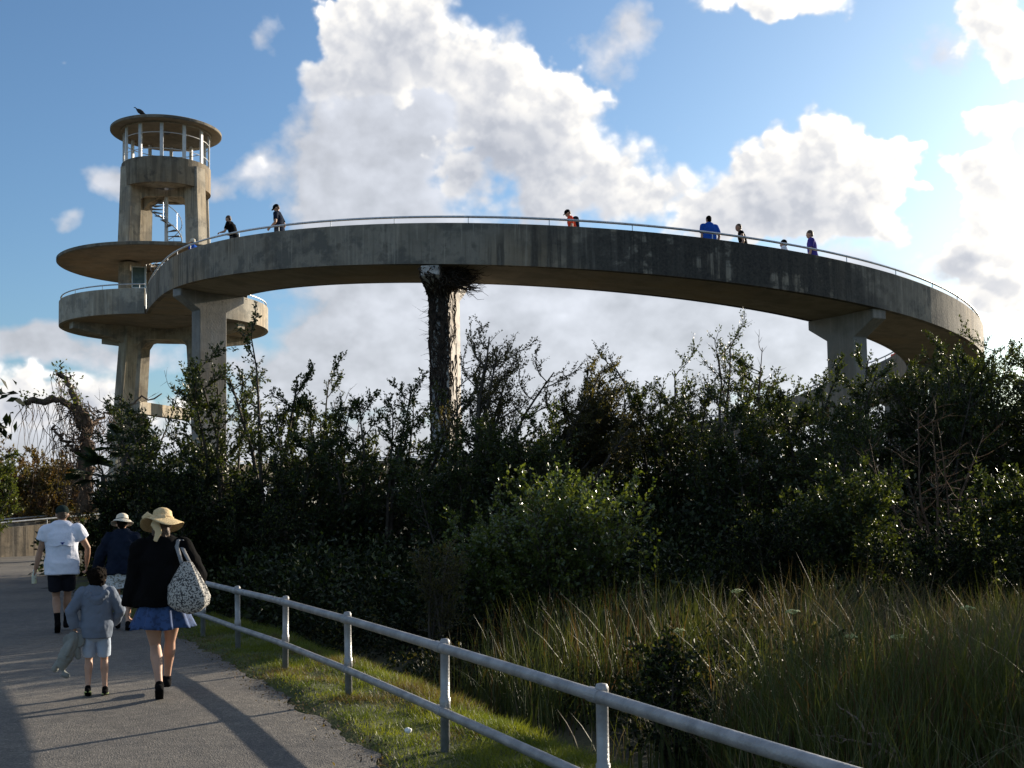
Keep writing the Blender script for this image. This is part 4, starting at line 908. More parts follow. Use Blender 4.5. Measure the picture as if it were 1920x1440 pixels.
C_RIB=cloth('ribbon',(.60,.45,.25),(.70,.55,.33))
def pattern(name,a,b,sc,th=.5):
    m=mat(name,a,a,rough=.8);t=m.node_tree;bs=t.nodes['Principled BSDF']
    tcn=t.nodes.new('ShaderNodeTexCoord');n=t.nodes.new('ShaderNodeTexNoise');n.inputs['Scale'].default_value=sc;n.inputs['Detail'].default_value=1;t.links.new(tcn.outputs['Object'],n.inputs[0])
    r=t.nodes.new('ShaderNodeValToRGB');r.color_ramp.interpolation='CONSTANT';r.color_ramp.elements[0].color=(*a,1);r.color_ramp.elements[1].position=th;r.color_ramp.elements[1].color=(*b,1)
    t.links.new(n.outputs[0],r.inputs[0]);t.links.new(r.outputs[0],bs.inputs['Base Color']);return m
C_SKIRT=pattern('blue_printed_skirt',(.020,.045,.12),(.032,.072,.185),30,.42);C_BAG=pattern('black_white_print',(.045,.045,.047),(.42,.405,.37),70,.47);C_FLOW=pattern('white_flowered_cloth',(.30,.28,.24),(.66,.66,.66),35,.45)
def rt(mb,pts,r,n=14,round_=(True,True)):
    """tapered tube with rounded ends; r list of r or (depth,width)"""
    pts=[np.array(p,float) for p in pts];r=[(x,x) if np.ndim(x)==0 else x for x in r]
    P0,Rr=list(pts),[list(x) for x in r]
    for end in(0,1):
        if not round_[end]:continue
        p=pts[-1] if end else pts[0];q=pts[-2] if end else pts[1];d=p-q;d/=np.linalg.norm(d);rr=np.array(r[-1] if end else r[0]);m=min(rr)
        ex=[(p+d*m*math.sin(t),list(rr*math.cos(t))) for t in(.5,.95,1.35)]
        if end:P0+= [e[0] for e in ex];Rr+=[e[1] for e in ex]
        else:P0=[e[0] for e in ex[::-1]]+P0;Rr=[e[1] for e in ex[::-1]]+Rr
    mb.tube(P0,np.array(Rr),n)
def fuse(mb,name,m,parent,vox=.008,it=3,fold=0,fs=14,seed=1):
    me=mb.mesh('tmp');o=bpy.data.objects.new('tmp',me);col.objects.link(o)
    r=o.modifiers.new('r','REMESH');r.mode='VOXEL';r.voxel_size=vox
    if it:
        s=o.modifiers.new('s','SMOOTH');s.factor=.5;s.iterations=it
    dg=bpy.context.evaluated_depsgraph_get();nm=bpy.data.meshes.new_from_object(o.evaluated_get(dg));bpy.data.objects.remove(o)
    nm.name=name;nm.materials.clear()
    if fold:
        k=len(nm.vertices);v=np.empty(k*3,np.float32);nm.vertices.foreach_get('co',v);v=v.reshape(-1,3);no=np.empty(k*3,np.float32);nm.vertex_normals.foreach_get('vector',no);no=no.reshape(-1,3)
        d=vnoise3(v*np.array([fs,fs,fs*.45])+np.stack([v[:,2]*fs*.6]*3,-1)*np.array([1,0,0]),seed)+.4*vnoise3(v*fs*2.2,seed+3)
        v=v+no*(d*fold)[:,None];nm.vertices.foreach_set('co',v.ravel().astype(np.float32));nm.update()
    return link(name,nm,m,parent,smooth=True)
def ik(a,b,l1,l2,pole):
    a,b=np.array(a,float),np.array(b,float);d=b-a;L=np.linalg.norm(d)
    if L>(l1+l2)*.999:b=a+d/L*(l1+l2)*.999;d=b-a;L=np.linalg.norm(d)
    x=(l1*l1-l2*l2+L*L)/(2*L);h=math.sqrt(max(l1*l1-x*x,0));u=d/L;p=np.array(pole,float);p=p-u*(p@u);p/=np.linalg.norm(p)
    return a+u*x+p*h,b
def rotx(p,c,a):
    p=np.array(p,float)-c;co,si=math.cos(a),math.sin(a);return np.array([p[0],p[1]*co+p[2]*si,-p[1]*si+p[2]*co])+c
def person(label,loc,rz,H,fem=False,child=False,lean=.04,feet=((-.09,-.10,.03,.35),(.09,.22,0,0)),hands=((-.27,.05,.80),(.27,.05,.80)),head=(0,0,0),skin=SKIN,top=None,bottom=None,hat=None,hair=None,shoe=C_BLACK,sock=None,vox=.008,group=None,elbow=((-.5,-1,0),(.5,-1,0)),hipw=1.,girth=1.,halfbody=False):
    if vox==.008:vox=.0098
    root=empty('person',tuple(loc),label,'person',group,rz);k=H/1.75;hk=1.25 if child else 1.
    shw=(.165 if fem else .19)*(.92 if child else 1)*girth;c0=np.array([0,0,.95])
    U=lambda x,y,z:rotx((x,y,z),c0,lean)*k
    mb=MB()
    g=girth;W=(1.06 if fem else 1.)*hipw
    TS=[(.86,.105*W,.15*W),(.95,.12*W,.17*W),(1.08,.10*g,(.13 if fem else .148)*g),(1.2,.11*g,(.14 if fem else .16)*g),(1.34,.118*g,(.155 if fem else .18)*g),(1.43,.08,.12)]
    rt(mb,[U(0,0,z) for z,a,b in TS],[(a*k,b*k) for z,a,b in TS],20)
    hz=1.755-.125*hk
    rt(mb,[U(0,-.01,1.42),U(0,.015,hz-.06)],[.056*k*g,.052*k*g])
    hc=U(0,.02,hz)
    Mh=np.array(Matrix.Rotation(head[2],3,'Z')@Matrix.Rotation(-head[0]-lean,3,'X')@Matrix.Rotation(head[1],3,'Y'))
    Hd=lambda x,y,z:hc+Mh@(np.array([x,y,z])*k*hk)
    def hs(c,r):
        m2=MB();m2.sphere((0,0,0),np.array(r)*k*hk,16,12);v=m2.v[0]@Mh.T+Hd(*c);mb.add(v,m2.f)
    hs((0,0,.015),(.077,.098,.105));hs((0,.03,-.06),(.056,.062,.062));hs((0,.098,-.022),(.013,.018,.022));hs((0,.088,-.062),(.024,.016,.010));hs((0,.080,.03),(.055,.02,.014))
    for s_ in(-1,1):hs((s_*.080,-.005,-.01),(.012,.020,.032));hs((s_*.03,.084,.008),(.014,.012,.010))
    sh=[U(s_*shw,0,1.41) for s_ in(-1,1)];arms=[]
    for i,s_ in enumerate((-1,1)):
        hd=np.array(hands[i],float)*k;e,w=ik(sh[i],hd,.295*k,.26*k,elbow[i]);arms.append((sh[i],e,w))
        rt(mb,[U(s_*shw*.5,0,1.40),sh[i]],[.062*k*g,.060*k*g]);mid=(sh[i]+e)/2
        rt(mb,[sh[i],mid,e],[.052*k*g,.046*k*g,.038*k*g],12);m1=e+(w-e)*.3;rt(mb,[e,m1,w],[.038*k,.041*k*g,.026*k],12)
        # hand: palm, four curled fingers of different length, thumb
        d=w-e;d/=np.linalg.norm(d);f=np.array([0,1.,0]);f=f-d*(f@d)
        if np.linalg.norm(f)<.3:f=np.array([0,0,1.])-d*d[2]
        f/=np.linalg.norm(f);pn=np.cross(d,f)*(-s_)   # palm normal towards the thigh
        if pn@np.array([-s_,0,0])<0:pn=-pn
        pc_=w+d*.045*k
        for q in(-1.5,-.5,.5,1.5):rt(mb,[w+d*.01*k+f*q*.012*k,pc_+f*q*.018*k,w+d*.085*k+f*q*.021*k],[.013*k,.0135*k,.011*k],8)
        for q,fl in((1.5,.070),(.5,.080),(-.5,.074),(-1.5,.058)):
            b0=w+d*.085*k+f*q*.0215*k;b1=b0+(d*.9+pn*.35)*fl*.45*k+f*q*.002*k;b2=b1+(d*.55+pn*.8)*fl*.32*k;b3=b2+(d*.1+pn*.95)*fl*.25*k;rt(mb,[b0,b1,b2,b3],[.0095*k,.0088*k,.008*k,.007*k],8)
        t0=w+d*.02*k+f*.02*k;t1=t0+(d*.6+f*.75+pn*.2)*.035*k;t2=t1+(d*.9+f*.25+pn*.35)*.03*k;rt(mb,[t0,t1,t2],[.0125*k,.011*k,.0085*k],8)
    legs=[]
    for i,s_ in enumerate((-1,1)):
        fx,fy,fz,pt=feet[i];hp=np.array([s_*.092*W,0,.90])*k;an=np.array([fx,fy,.085+fz])*k
        kn,an=ik(hp,an,.425*k,.405*k,(0,1,0));legs.append((hp,kn,an,pt))
        m1=(hp+kn)/2;rt(mb,[hp,m1,kn],[.083*k*W*g**.5,.070*k*W*g**.5,.050*k],14);c1=kn+(an-kn)*.28+np.array([0,-.012*k,0]);rt(mb,[kn,c1,kn+(an-kn)*.7,an],[.049*k,.056*k*g**.3,.038*k,.033*k],14)
        hp2=np.array([s_*.075*W,-.045,.90])*k;mb.sphere(hp2,.085*k*W,12,8)
        F0=an+np.array([0,-.045*k*math.cos(pt),-.05*k+.02*k*math.sin(pt)]);fd=np.array([0,math.cos(pt),-math.sin(pt)]);rt(mb,[an,an+fd*.06*k+np.array([0,0,-.035*k]),an+fd*.14*k+np.array([0,0,-.055*k])],[.034*k,.034*k,.022*k],10)
    fuse(mb,'body',skin,root,vox,2)
    info=dict(k=k,U=U,Hd=Hd,hs=None,arms=arms,legs=legs,root=root,shw=shw,W=W,g=g,Mh=Mh,hk=hk,TS=TS)
    # ---- clothes ----
    if top:
        m,slv,hem,extra=top['m'],top.get('sleeve',.45),top.get('hem',.86),top.get('ease',.02);mb=MB()
        zs=[z for z in np.linspace(hem,1.44,9)];
        T_=np.array([t[0] for t in TS])
        def rad(z):return np.interp(z,T_,[t[1] for t in TS]),np.interp(z,T_,[t[2] for t in TS])
        fl=top.get('flare',.02);box=top.get('box',0)
        rr=[]
        for z in zs:
            a,b=rad(max(z,.86));q=max(0,(1.25-z)/.4);bx=box*np.clip((z-.9)/.1,0,1)*np.clip((1.4-z)/.1,0,1);rr.append(((a+extra+fl*q+bx*.5)*k,(max(b,.165*g*box*6 if box else 0)+extra+fl*q+bx)*k))
        rt(mb,[U(0,0,z) for z in zs],rr,24,(False,True))
        for i,s_ in enumerate((-1,1)):
            a,e,w=arms[i];rt(mb,[U(s_*shw*.4,0,1.405),a+np.array([0,0,.004*k])],[(.075*g+extra*.3)*k,(.070*g+extra*.4)*k],14)
            pts=[a,a+(e-a)*.5,e,e+(w-e)*.5,w];tot=slv*4;n_=[p for j,p in enumerate(pts) if j<=tot];j=int(tot)
            if tot>j and j<4:n_.append(pts[j]+(pts[j+1]-pts[j])*(tot-j))
            base=[.056*g,.052*g,.046*g,.044*g,.036]
            r_=[(np.interp(min(q,tot),range(5),base)+extra*.75+(top.get('cuff',.0) if q==len(n_)-1 else 0))*k for q in range(len(n_))]
            rt(mb,n_,r_,14,(True,False))
        if top.get('collar'):rt(mb,[U(0,-.005,1.43),U(0,0,1.475)],[.072*k*g,.066*k*g],14)
        fuse(mb,top['name'],m,root,top.get('vox',vox),2,top.get('fold',.006)*k,top.get('fs',13)/k,int(H*100)%17)
    if bottom:
        mb=MB()
        if bottom['kind']=='skirt':
            n=72;zs=[1.02,.98,.9,.8,.7,bottom['hem']];V=[];th=np.arange(n)*2*math.pi/n
            for z in zs:
                q=(1.02-z)/(1.02-bottom['hem']);a=.125+.10*q;b=.16+.115*q;w_=1+.14*q*np.sin(th*9+1)+.035*q*np.sin(th*23)
                for t,ww in zip(th,w_):V.append((b*math.cos(t)*ww*k,a*math.sin(t)*ww*k,z*k+.010*q*math.sin(t*5)*k))
            for z in(bottom['hem']+.004,.9):
                q=(1.02-z)/(1.02-bottom['hem'])
                for t in th:
                    ww=1+.14*q*math.sin(t*9+1);V.append(((.155+.115*q)*math.cos(t)*ww*k,(.12+.10*q)*math.sin(t)*ww*k,z*k))
            m_=len(zs)+2;mb.add(V,[(i*n+j,i*n+(j+1)%n,(i+1)*n+(j+1)%n,(i+1)*n+j) for i in range(m_-1) for j in range(n)]);o=mb.obj('skirt',bottom['m'],None,(0,0,0),smooth=True);o.parent=root
        else:
            L=bottom['len'];ea=bottom.get('ease',.02)
            rt(mb,[np.array([0,0,z])*k for z in(.86,.92,1.0)],[((.115*W+ea)*k,(.155*W+ea)*k),((.12*W+ea)*k,(.17*W+ea)*k),((.105*W+ea)*k,(.155*W+ea)*k)],22)
            for i,s_ in enumerate((-1,1)):
                hp,kn,an,pt=legs[i]
                if L<=1:e=hp+(kn-hp)*L;rt(mb,[hp+np.array([0,0,.02*k]),(hp+e)/2,e],[(.088*W+ea)*k,(.085*W+ea*1.3)*k,(.078*W+ea*1.8)*k],18,(True,False))
                else:rt(mb,[hp,(hp+kn)/2,kn,(kn+an)/2,an],[(.086*W+ea)*k,(.075+ea)*k,(.058+ea)*k,(.055+ea)*k,(.045+ea)*k],16,(True,False))
            fuse(mb,bottom.get('name','shorts'),bottom['m'],root,vox,2,.005*k,12/k,5)
    for i,(hp,kn,an,pt) in enumerate(legs):
        if halfbody:break
        if sock:
            mb=MB();rt(mb,[an+(kn-an)*sock,an,an-np.array([0,0,.03*k])],[.043*k,.038*k,.036*k],12);fuse(mb,'sock',C_BLACK,root,vox*.8,1)
        mb=MB();fd=np.array([0,math.cos(pt),-math.sin(pt)]);ud=np.array([0,math.sin(pt),math.cos(pt)]);b=an-ud*.045*k
        rt(mb,[b-fd*.055*k,b+fd*.02*k,b+fd*.11*k,b+fd*.165*k],[.036*k,.042*k,.041*k,.032*k],14);rt(mb,[an-ud*.02*k-fd*.01*k,an+ud*.005*k-fd*.01*k],[.043*k,.042*k],12);
        rt(mb,[b-fd*.06*k-ud*.022*k,b+fd*.06*k-ud*.024*k,b+fd*.175*k-ud*.022*k],[(.040*k,.014*k)]*3,12);fuse(mb,'shoe',shoe,root,vox*.8,2)
    def blob_on_head(name,m,parts,vx=None,fold=0,fs=30):
        mb=MB()
        for c,r in parts:
            m2=MB();m2.sphere((0,0,0),np.array(r)*k*hk,20,14);mb.add(m2.v[0]@Mh.T+Hd(*c),m2.f)
        return fuse(mb,name,m,root,vx or vox,2,fold,fs,3)
    if hair=='short':blob_on_head('hair',C_BROWN if H<0 else (info.get('hm') or C_HAIR),[((0,-.012,.03),(.083,.098,.100)),((0,-.05,-.03),(.066,.055,.065))],fold=.003)
    elif hair=='brown':blob_on_head('hair',C_BROWN,[((0,-.012,.035),(.083,.096,.098)),((0,-.05,-.02),(.066,.055,.065))],fold=.003)
    elif hair=='curly':blob_on_head('hair',C_HAIR,[((0,-.015,.03),(.098,.11,.105)),((0,-.05,-.04),(.085,.065,.07)),((.04,0,.06),(.06,.07,.07)),((-.045,-.03,.06),(.06,.06,.06))],fold=.014,fs=42)
    elif hair=='long':blob_on_head('hair',C_BROWN,[((0,-.015,.02),(.088,.10,.10)),((0,-.06,-.08),(.085,.055,.11)),((-.02,-.075,-.16),(.06,.04,.07))],fold=.006)
    elif hair=='cropped':blob_on_head('hair',C_BROWN,[((0,-.015,.03),(.079,.093,.096)),((0,-.045,-.02),(.068,.05,.055))],fold=.001)
    if hat in('cap','cap_black'):
        m=C_GREEN if hat=='cap' else C_BLACK
        blob_on_head('cap',m,[((0,-.005,.045),(.088,.106,.090))]);mb=MB();V=[];n=12
        for z in(-.004,.004):
            for j in range(n+1):
                a=math.pi*j/n;V.append(Hd(.075*math.cos(a),.085+.075*math.sin(a),.045+z+.0))
            V.append(Hd(0,.05,.05+z))
        mb.add(V,[tuple(range(n+2))[::-1],tuple(range(n+2,2*n+4))]+[(j,j+1,n+3+j,n+2+j) for j in range(n+1)]+[(n+1,0,n+2,2*n+3)]);o=mb.obj('cap_brim',m,None,(0,0,0));o.parent=root
    if hat in('sunhat','strawhat'):
        big=hat=='strawhat';m=C_STRAW if big else C_CREAM;bw=.200 if big else .165
        pr=[(.001,.155),(.05,.150),(.083,.125),(.092,.085),(.097,.052),(.13,.040),(bw*.85,.020),(bw,.005),(bw,.0),(bw*.85,.014),(.12,.034),(.088,.045),(.085,.08),(.06,.135),(.001,.145)]
        mb=MB();mb.lathe(pr,(0,0,0),48,close=False);v=mb.v[0];rr=np.hypot(v[:,0],v[:,1]);a=np.arctan2(v[:,1],v[:,0]);v[:,2]+=np.clip(rr-.1,0,1)*(.22*np.sin(a*2+.6)+.12*np.sin(a*3+2)-.15)*(1.3 if big else .7)
        v2=v*np.array([1,1.08,1.0])@np.array(Matrix.Rotation(-.12 if big else .1,3,'X')).T+np.array([0,0,.008]);v2=(v2*k*hk)@Mh.T+Hd(0,-.005,.0);mb.v[0]=v2;o=mb.obj('hat',m,None,(0,0,0),smooth=True);o.parent=root
        mb=MB();th=np.linspace(0,2*math.pi,40);ring=np.stack([.0985*np.cos(th),.106*np.sin(th),.066+0*th],-1)@np.array(Matrix.Rotation(-.12 if big else .1,3,'X')).T
        mb.tube(np.array([Hd(*p) for p in ring]),[(.003*k,.016*k if big else .007*k)]*40 if 0 else .009*k if big else .006*k,8,cap=False);b=mb.obj('hat_band',C_RIB if big else C_BLACK,None,(0,0,0));b.parent=root
        if big:
            mb=MB()
            for s_ in(-1,1):rt(mb,[Hd(-.05+.01*s_,-.10,.06),Hd(-.055+.06*s_,-.125,.085 if s_<0 else .05),Hd(-.055+.10*s_,-.12,.05 if s_<0 else .06)],[.010*k,(.012*k,.030*k),(.008*k,.022*k)],10)
            rt(mb,[Hd(-.05,-.105,.06),Hd(-.03,-.13,-.02),Hd(-.01,-.13,-.09),Hd(-.035,-.14,-.17)],[.012*k,(.008*k,.034*k),(.007*k,.036*k),(.006*k,.022*k)],10)
            rt(mb,[Hd(-.05,-.105,.06),Hd(-.06,-.13,-.02),Hd(-.04,-.12,-.06)],[.012*k,(.008*k,.028*k),(.007*k,.02*k)],10);fuse(mb,'scarf_bow',C_RIB,root,.005,2,.003,40)
    return info
def wpt(info,p):
    r=info['root'];c,s=math.cos(r.rotation_euler[2]),math.sin(r.rotation_euler[2]);return np.array([r.location[0]+p[0]*c-p[1]*s,r.location[1]+p[0]*s+p[1]*c,r.location[2]+p[2]])

# --- the four walkers on the path ---
gm=G(115,1187)
man=person('man in white short-sleeved shirt, black shorts and dark cap walking away',(gm[0],gm[1],.004),R(23),1.79,girth=1.05,feet=((-.05,-.08,.05,.45),(.07,.30,0,0)),hands=((-.34,.10,.86),(.33,.18,.92)),skin=SKINT,head=(.10,0,0),
 top=dict(name='shirt',m=C_WHITE,sleeve=.24,hem=.80,ease=.045,flare=.03,cuff=.010,fold=.011,fs=9,collar=True),bottom=dict(kind='shorts',m=C_SHORT,len=.78,ease=.012),hat='cap',hair='cropped',sock=.42,elbow=((-1,-.6,0),(1,-.5,0)))
# back vent of the shirt and its small blue mark
from mathutils.bvhtree import BVHTree
def hug(info,cloth_name,pts,off):
    """move local points onto the cloth surface from behind and stand them off by off"""
    o=[c for c in info['root'].children if c.name.startswith(cloth_name)][0];bv=BVHTree.FromPolygons([v.co for v in o.data.vertices],[p.vertices for p in o.data.polygons]);out=[]
    for p,f in zip(pts,off):
        h=bv.ray_cast(Vector((p[0],p[1]-.6,p[2])),Vector((0,1,0)));q=h[0] if h[0] else Vector(p);out.append(np.array(q)+np.array([0,-f,0]))
    return out
k=man['k'];n=21;rows=[(1.205,.020),(1.23,.014),(1.30,.008),(1.38,.003)];P_=[];O_=[]
for z,f in rows:
    for j in range(n):
        x=(j-(n-1)/2)/((n-1)/2);P_.append(man['U'](x*(.165 if z<1.25 else .175),0,z+.012*math.cos(x*5)*(z<1.25)));O_.append(f*(1-.5*x*x))
V=hug(man,'shirt',P_,O_);V0=[v+np.array([0,.02,0]) for v in V[:n]]
mb=MB();mb.add(V+V0,[(r*n+j,r*n+j+1,(r+1)*n+j+1,(r+1)*n+j) for r in range(len(rows)-1) for j in range(n-1)]+[(len(rows)*n+j,len(rows)*n+j+1,j+1,j) for j in range(n-1)]);o=mb.obj('back_vent',C_WHITE,None,(0,0,0),smooth=False);o.parent=man['root']
c=hug(man,'shirt',[man['U'](0,0,1.235)],[.022])[0];mb=MB();mb.add([c+np.array(q)*k for q in((-.028,0,.014),(.028,0,.014),(.0,0,-.018),(-.028,.01,.014),(.028,.01,.014),(.0,.01,-.018))],[(0,2,1),(3,4,5),(0,1,4,3),(1,2,5,4),(2,0,3,5)]);o=mb.obj('shirt_emblem',cloth('blue_mark',(.02,.05,.25)),None,(0,0,0));o.parent=man['root']
# bottle in his left hand
w=wpt(man,man['arms'][0][2]);CLR=mat('clear_plastic',(.55,.60,.62),(.65,.70,.72),rough=.25,trans=.4)
bt=empty('water_bottle',(w[0]-.02,w[1]+.0,w[2]-.20),'small clear water bottle carried in the capped man\'s left hand','bottle')
mb=MB();mb.lathe([(.001,0),(.030,.002),(.033,.01),(.033,.11),(.030,.13),(.014,.165),(.013,.18),(.001,.18)],tuple(bt.location),18,close=False);mb.obj('bottle_body',CLR,bt,smooth=True)
mb=MB();mb.lathe([(.001,.182),(.016,.182),(.016,.20),(.001,.20)],tuple(bt.location),14,close=False);mb.obj('bottle_cap',WHITE,bt)
g2=G(228,1183)
w2=person('woman in white sun hat, navy jacket and white flowered shorts walking away',(g2[0],g2[1],.004),R(20),1.63,fem=True,girth=1.08,feet=((-.05,.22,0,0),(.09,-.06,.02,.3)),hands=((-.36,.22,.93),(.20,.12,.80)),head=(.35,0,-.1),
 top=dict(name='jacket',m=C_NAVY,sleeve=.98,hem=.86,ease=.055,flare=.03,fold=.014),bottom=dict(kind='shorts',m=C_FLOW,len=.55,ease=.04),hat='sunhat',hair='short',elbow=((-1,-.4,0),(1,-.6,0)))
gb=G(180,1306)
boy=person('small curly-haired boy in grey-blue hoodie and pale shorts walking away',(gb[0],gb[1],.004),R(19),1.18,child=True,feet=((-.105,-.02,.03,.35),(.115,.04,.0,.1)),hands=((-.28,.02,.92),(.20,.16,.96)),head=(.2,0,.05),girth=1.0,
 top=dict(name='hoodie',m=C_HOOD,sleeve=.97,hem=.79,ease=.048,flare=.0,fold=.013,fs=10),bottom=dict(kind='shorts',m=C_LBLUE,len=.88,ease=.006),hair='curly',vox=.0075,elbow=((-1,-.5,0),(1,-.6,0)))
mb=MB();U=boy['U'];k=boy['k']
for f in np.linspace(-1,1,9):mb.sphere(U(f*.115,-.115-.03*(1-f*f),1.40-.09*(1-f*f)),(.05*k,.042*k,.05*k),12,8)
mb.sphere(U(0,-.14,1.30),(.09*k,.04*k,.075*k),12,8);fuse(mb,'hood',C_HOOD,boy['root'],.006,3,.006,18)
for i in(0,1):
    hp,kn,an,pt=boy['legs'][i];mb=MB();ud=np.array([0,math.sin(pt),math.cos(pt)]);fd=np.array([0,math.cos(pt),-math.sin(pt)]);b=an-ud*.062*k
    rt(mb,[b-fd*.07*k,b+fd*.06*k,b+fd*.17*k],[(.047*k,.010*k)]*3,12);mb.add(*[np.array([(0,0,0)]),[]]) if 0 else None;o=mb.obj('shoe_sole',mat('lime_sole',(.35,.45,.10),(.5,.55,.25),rough=.6),None,(0,0,0));o.parent=boy['root']
# plush elephant hanging from his left hand
w=wpt(boy,boy['arms'][0][2]);b0=np.array([w[0]-.02,w[1]-.02,w[2]-.10]);tl=empty('plush_toy',tuple(b0),'limp grey plush elephant dangling from the small boy\'s left hand','soft toy')
def toy():
    mb=MB();q=lambda x,z,y=0:(x*.8,y,z*.76)
    rt(mb,[q(.03,.02),q(-.02,-.08),q(-.07,-.20),q(-.10,-.27)],[.05,.062,.070,.055],14)
    rt(mb,[q(.0,-.02,.02),q(.05,-.10,.03),q(.06,-.20,.03)],[.035,.032,.026],10);rt(mb,[q(-.08,-.25,-.02),q(-.10,-.33),q(-.09,-.40),q(-.05,-.42)],[.036,.032,.034,.028],10)
    rt(mb,[q(-.10,-.22,.02),q(-.17,-.28,.02),q(-.20,-.34,.02)],[.034,.03,.032],10);rt(mb,[q(.03,.02,-.03),q(.0,-.09,-.07),q(-.02,-.16,-.07)],[.028,.024,.02],10)
    mb.sphere(q(.02,.04),.055,12,8);fuse(mb,'toy_body',C_GREY,tl,.006,3,.003,30)
    for s_ in(-1,1):
        mb=MB();mb.sphere((.05*s_+.02,.0,.0),(.055,.012,.062),12,8);o=mb.obj('ear',C_GREY,None,(0,0,0),smooth=True);o.parent=tl
toy()
gw=G(303,1311)
wom=person('woman in wide straw hat, black cardigan and short blue skirt walking away',(gw[0],gw[1],.004),R(17),1.69,fem=True,girth=1.12,hipw=1.06,feet=((-.02,-.10,.05,.55),(.045,.36,.0,0)),hands=((-.30,.08,.83),(.29,.10,.90)),head=(.12,.0,-.15),
 top=dict(name='cardigan',m=C_BLACK,sleeve=.98,hem=.86,ease=.045,flare=.045,fold=.020,fs=8),bottom=dict(kind='skirt',m=C_SKIRT,hem=.665),hat='strawhat',hair='long',elbow=((-1,-.6,0),(1,-.6,0)))
# tote bag on her right shoulder
sp_=wpt(wom,wom['U'](.185,-.0,1.46)*wom['k']/wom['k']);bc=wpt(wom,np.array([.22,-.25,1.06])*wom['k'])
bag=empty('tote_bag',(bc[0],bc[1],bc[2]-.25),'slouchy black and white patterned tote bag hanging from the straw-hatted woman\'s shoulder','bag')
mb=MB();n=40;V=[];prof=[(-.235,.06,.05),(-.225,.12,.075),(-.17,.185,.105),(-.09,.190,.11),(.0,.165,.095),(.09,.115,.065),(.17,.070,.04),(.215,.045,.025),(.22,.02,.01)]
for z,a,b in prof:
    for j in range(n):
        t=2*math.pi*j/n;f=1+.07*math.sin(t*7)*(.3+max(0,z+.2)*3)+.03*math.sin(t*3+z*9);V.append((bc[0]+a*math.cos(t)*f+(.02 if z<0 else 0),bc[1]+b*math.sin(t)*f,bc[2]+z+.012*math.sin(t*2+1)*(z<-.1)))
m_=len(prof);mb.add(V,[(i*n+j,i*n+(j+1)%n,(i+1)*n+(j+1)%n,(i+1)*n+j) for i in range(m_-1) for j in range(n)]+[tuple(range(n))[::-1],tuple(range((m_-1)*n,m_*n))]);mb.obj('bag_body',C_BAG,bag,smooth=True)
STR=cloth('grey_strap',(.22,.22,.22),(.3,.3,.3))
for dx,dy in((-.035,-.02),(.03,.015)):
    mb=MB();q0=bc+np.array([dx,dy,.20]);q1=sp_+np.array([dx*.5+.0,-.10+dy,-.03]);q2=sp_+np.array([dx*.4,.0,.045]);mb.tube([q0,(q0+q1)/2,q1,(q1+q2)/2+np.array([0,-.02,.015]),q2],[(.019,.005)]*5,8);mb.obj('strap',STR,bag,smooth=True)
# --- people up on the ramp and the deck ---
def proj(p):
    x,y,z=p[0],p[1],p[2]-CAM_Z;d=y*math.cos(PITCH)+z*math.sin(PITCH);u=-y*math.sin(PITCH)+z*math.cos(PITCH);a=FPX*x/d;b=FPX*u/d
    return 960+a*math.cos(ROLL)-b*math.sin(ROLL),Y0-(a*math.sin(ROLL)+b*math.cos(ROLL))
def ramp_at(px,dr,s0=-1.35,s1=.95):
    s=np.linspace(s0,s1,600);p=rp(s,dr,-.8);e=[abs(proj(q)[0]-px) for q in p];i=int(np.argmin(e));return p[i],s[i]
def on_ramp(label,px,ytop,dr,rz,**k):
    p,s=ramp_at(px,dr);top=P(px,ytop,p[1])[2];H=top-p[2];print('ramp person',px,round(H,2));H=min(max(H,1.05),1.92)
    k.setdefault('feet',((-.09,0,0,0),(.09,.0,0,0)));return person(label,tuple(p),rz,H,vox=.02,group=None,**k)
T_=lambda n,m,**k:dict(name=n,m=m,**{**dict(sleeve=.35,hem=.84,ease=.025,fold=.004),**k})
PANTS=cloth('grey_trousers_cloth',(.06,.06,.065))
sh_=dict(kind='shorts',m=PANTS,len=.8,ease=.03)
on_ramp('boy in black t-shirt leaning on the ramp rail at its left end',441,401,.55,R(75),lean=.32,hands=((-.15,.45,1.12),(.15,.45,1.12)),top=T_('tshirt',C_BLACK),bottom=sh_,hair='brown')
on_ramp('man in navy shirt and dark cap looking down over the ramp rail at left',524,380,.75,R(80),lean=.10,head=(.55,0,.1),hands=((-.25,.2,.98),(.3,.1,.95)),top=T_('shirt',C_NAVY),bottom=sh_,hat='cap_black',hair='cropped')
rm=on_ramp('man in red shirt and dark cap walking in the middle of the ramp',1076,391,1.2,R(88),lean=.28,head=(.35,0,0),hands=((-.2,.3,1.0),(.2,-.1,.95)),top=T_('shirt',C_RED),bottom=sh_,hat='cap_black',hair='cropped')
on_ramp('dark-haired person in royal blue shirt with back turned on the ramp',1332,404,1.0,R(20),hands=((-.25,.1,.85),(.27,.05,.9)),top=T_('shirt',C_BLUE,ease=.045),bottom=sh_,hair='short',girth=1.1)
on_ramp('short-haired man in black tank top on the ramp looking left',1396,418,1.0,R(85),lean=.22,hands=((-.25,.2,.9),(.3,-.1,.85)),top=T_('tank_top',C_BLACK,sleeve=.06,ease=.012),bottom=sh_,hair='cropped',skin=SKINT)
on_ramp('dark-haired child barely showing above the ramp parapet',1475,449,1.3,R(60),child=True,top=T_('tshirt',C_WHITE),bottom=sh_,hair='short')
on_ramp('brown-haired teenager in violet-blue t-shirt near the right of the ramp',1527,431,1.0,R(80),lean=.08,hands=((-.25,.15,.85),(.25,.0,.82)),top=T_('tshirt',C_PURP),bottom=sh_,hair='brown')
on_ramp('small child in pale hat at the far left end of the ramp by the tower',362,449,.5,R(60),child=True,top=T_('tshirt',C_BLUE),bottom=sh_,hat='sunhat',hair='short')
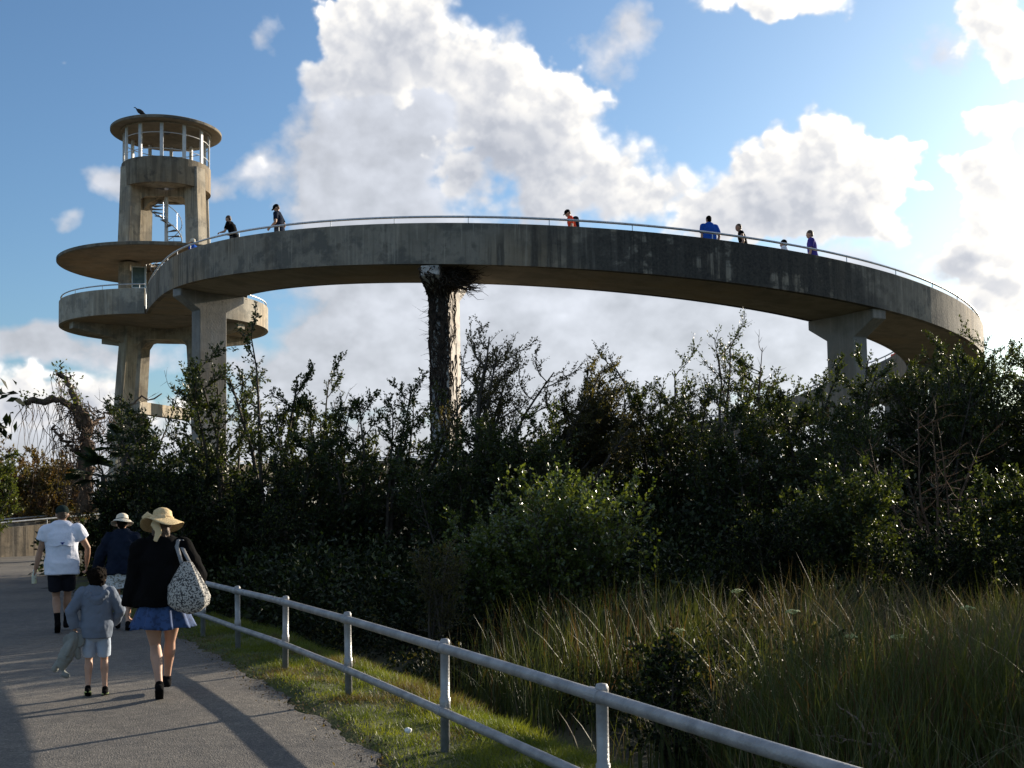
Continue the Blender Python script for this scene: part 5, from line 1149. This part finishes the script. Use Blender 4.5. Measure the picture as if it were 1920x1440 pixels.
pp_,_=ramp_at(1680,1.5,1.3,2.1);person('tiny far walker on the lower ramp loop behind the right-hand pier',tuple(pp_),R(200),1.7,vox=.024,top=T_('tshirt',C_RED),bottom=sh_,hair='short')
# backpack of the man in red
w=wpt(rm,rm['U'](0,-.13,1.27));bp=empty('backpack',tuple(w-np.array([0,0,.2])),'dark backpack on the back of the man in red on the ramp','backpack');mb=MB();rt(mb,[w-np.array([0,0,.17]),w+np.array([0,0,.12])],[(.10,.12),(.08,.10)],16);fuse(MB() if 0 else mb,'pack',C_NAVY,None,.012,3).parent=None
o=bpy.data.objects['pack'];o.location=-Vector(bp.location);o.parent=bp
a=R(-24);person('dark-clothed person bending over the rail of the tower deck on its right side',(T[0]+4.72*math.cos(a),T[1]+4.72*math.sin(a),ZD+.26),R(-110),1.7,vox=.02,lean=.75,hands=((-.2,.5,.95),(.2,.5,.95)),feet=((-.09,0,0,0),(.09,.0,0,0)),top=T_('shirt',C_BLACK,sleeve=.9),bottom=dict(kind='trousers',m=PANTS,len=2,name='trousers'),hair='short')
# black vulture on the cupola roof
def vulture():
    c=P(263,213,57.55);zt=ZK+.225;root=empty('vulture',(c[0],57.55,zt),'black vulture perched on the edge of the topmost tower roof','bird');VB=mat('black_feathers',(.008,.007,.006),(.02,.017,.014),rough=.7,scale=30)
    mb=MB();rt(mb,[(-.16,0,.34),(-.06,0,.27),(.10,0,.16),(.20,0,.10)],[.055,.115,.115,.06],14);rt(mb,[(-.14,0,.34),(-.23,0,.42),(-.27,0,.455)],[.04,.03,.028],10);rt(mb,[(-.27,0,.46),(-.34,0,.445),(-.36,0,.43)],[.03,.013,.007],8)
    rt(mb,[(.18,0,.10),(.30,0,.03),(.37,0,.02)],[(.07,.03),(.08,.015),(.07,.010)],10)
    fuse(mb,'body',VB,root,.012,3,.006,20)
    for s_ in(-1,1):
        mb=MB();rt(mb,[(-.10,s_*.09,.29),(.05,s_*.12,.20),(.30,s_*.05,.05)],[(.035,.085),(.035,.095),(.012,.03)],12);fuse(mb,'wing',VB,root,.012,2)
        mb=MB();rt(mb,[(.02,s_*.05,.16),(.03,s_*.05,.06),(.02,s_*.05,.02)],[.03,.014,.012],8)
        for f in(-.4,0,.4):rt(mb,[(.02,s_*.05,.012),(-.05,s_*.05+f*.06,.008)],[.010,.007],6)
        mb.obj('leg',DARKM,None,(0,0,0)).parent=root
vulture()
print('tris',sum(len(o.data.polygons) for o in bpy.data.objects if o.type=='MESH'),len(bpy.data.objects))
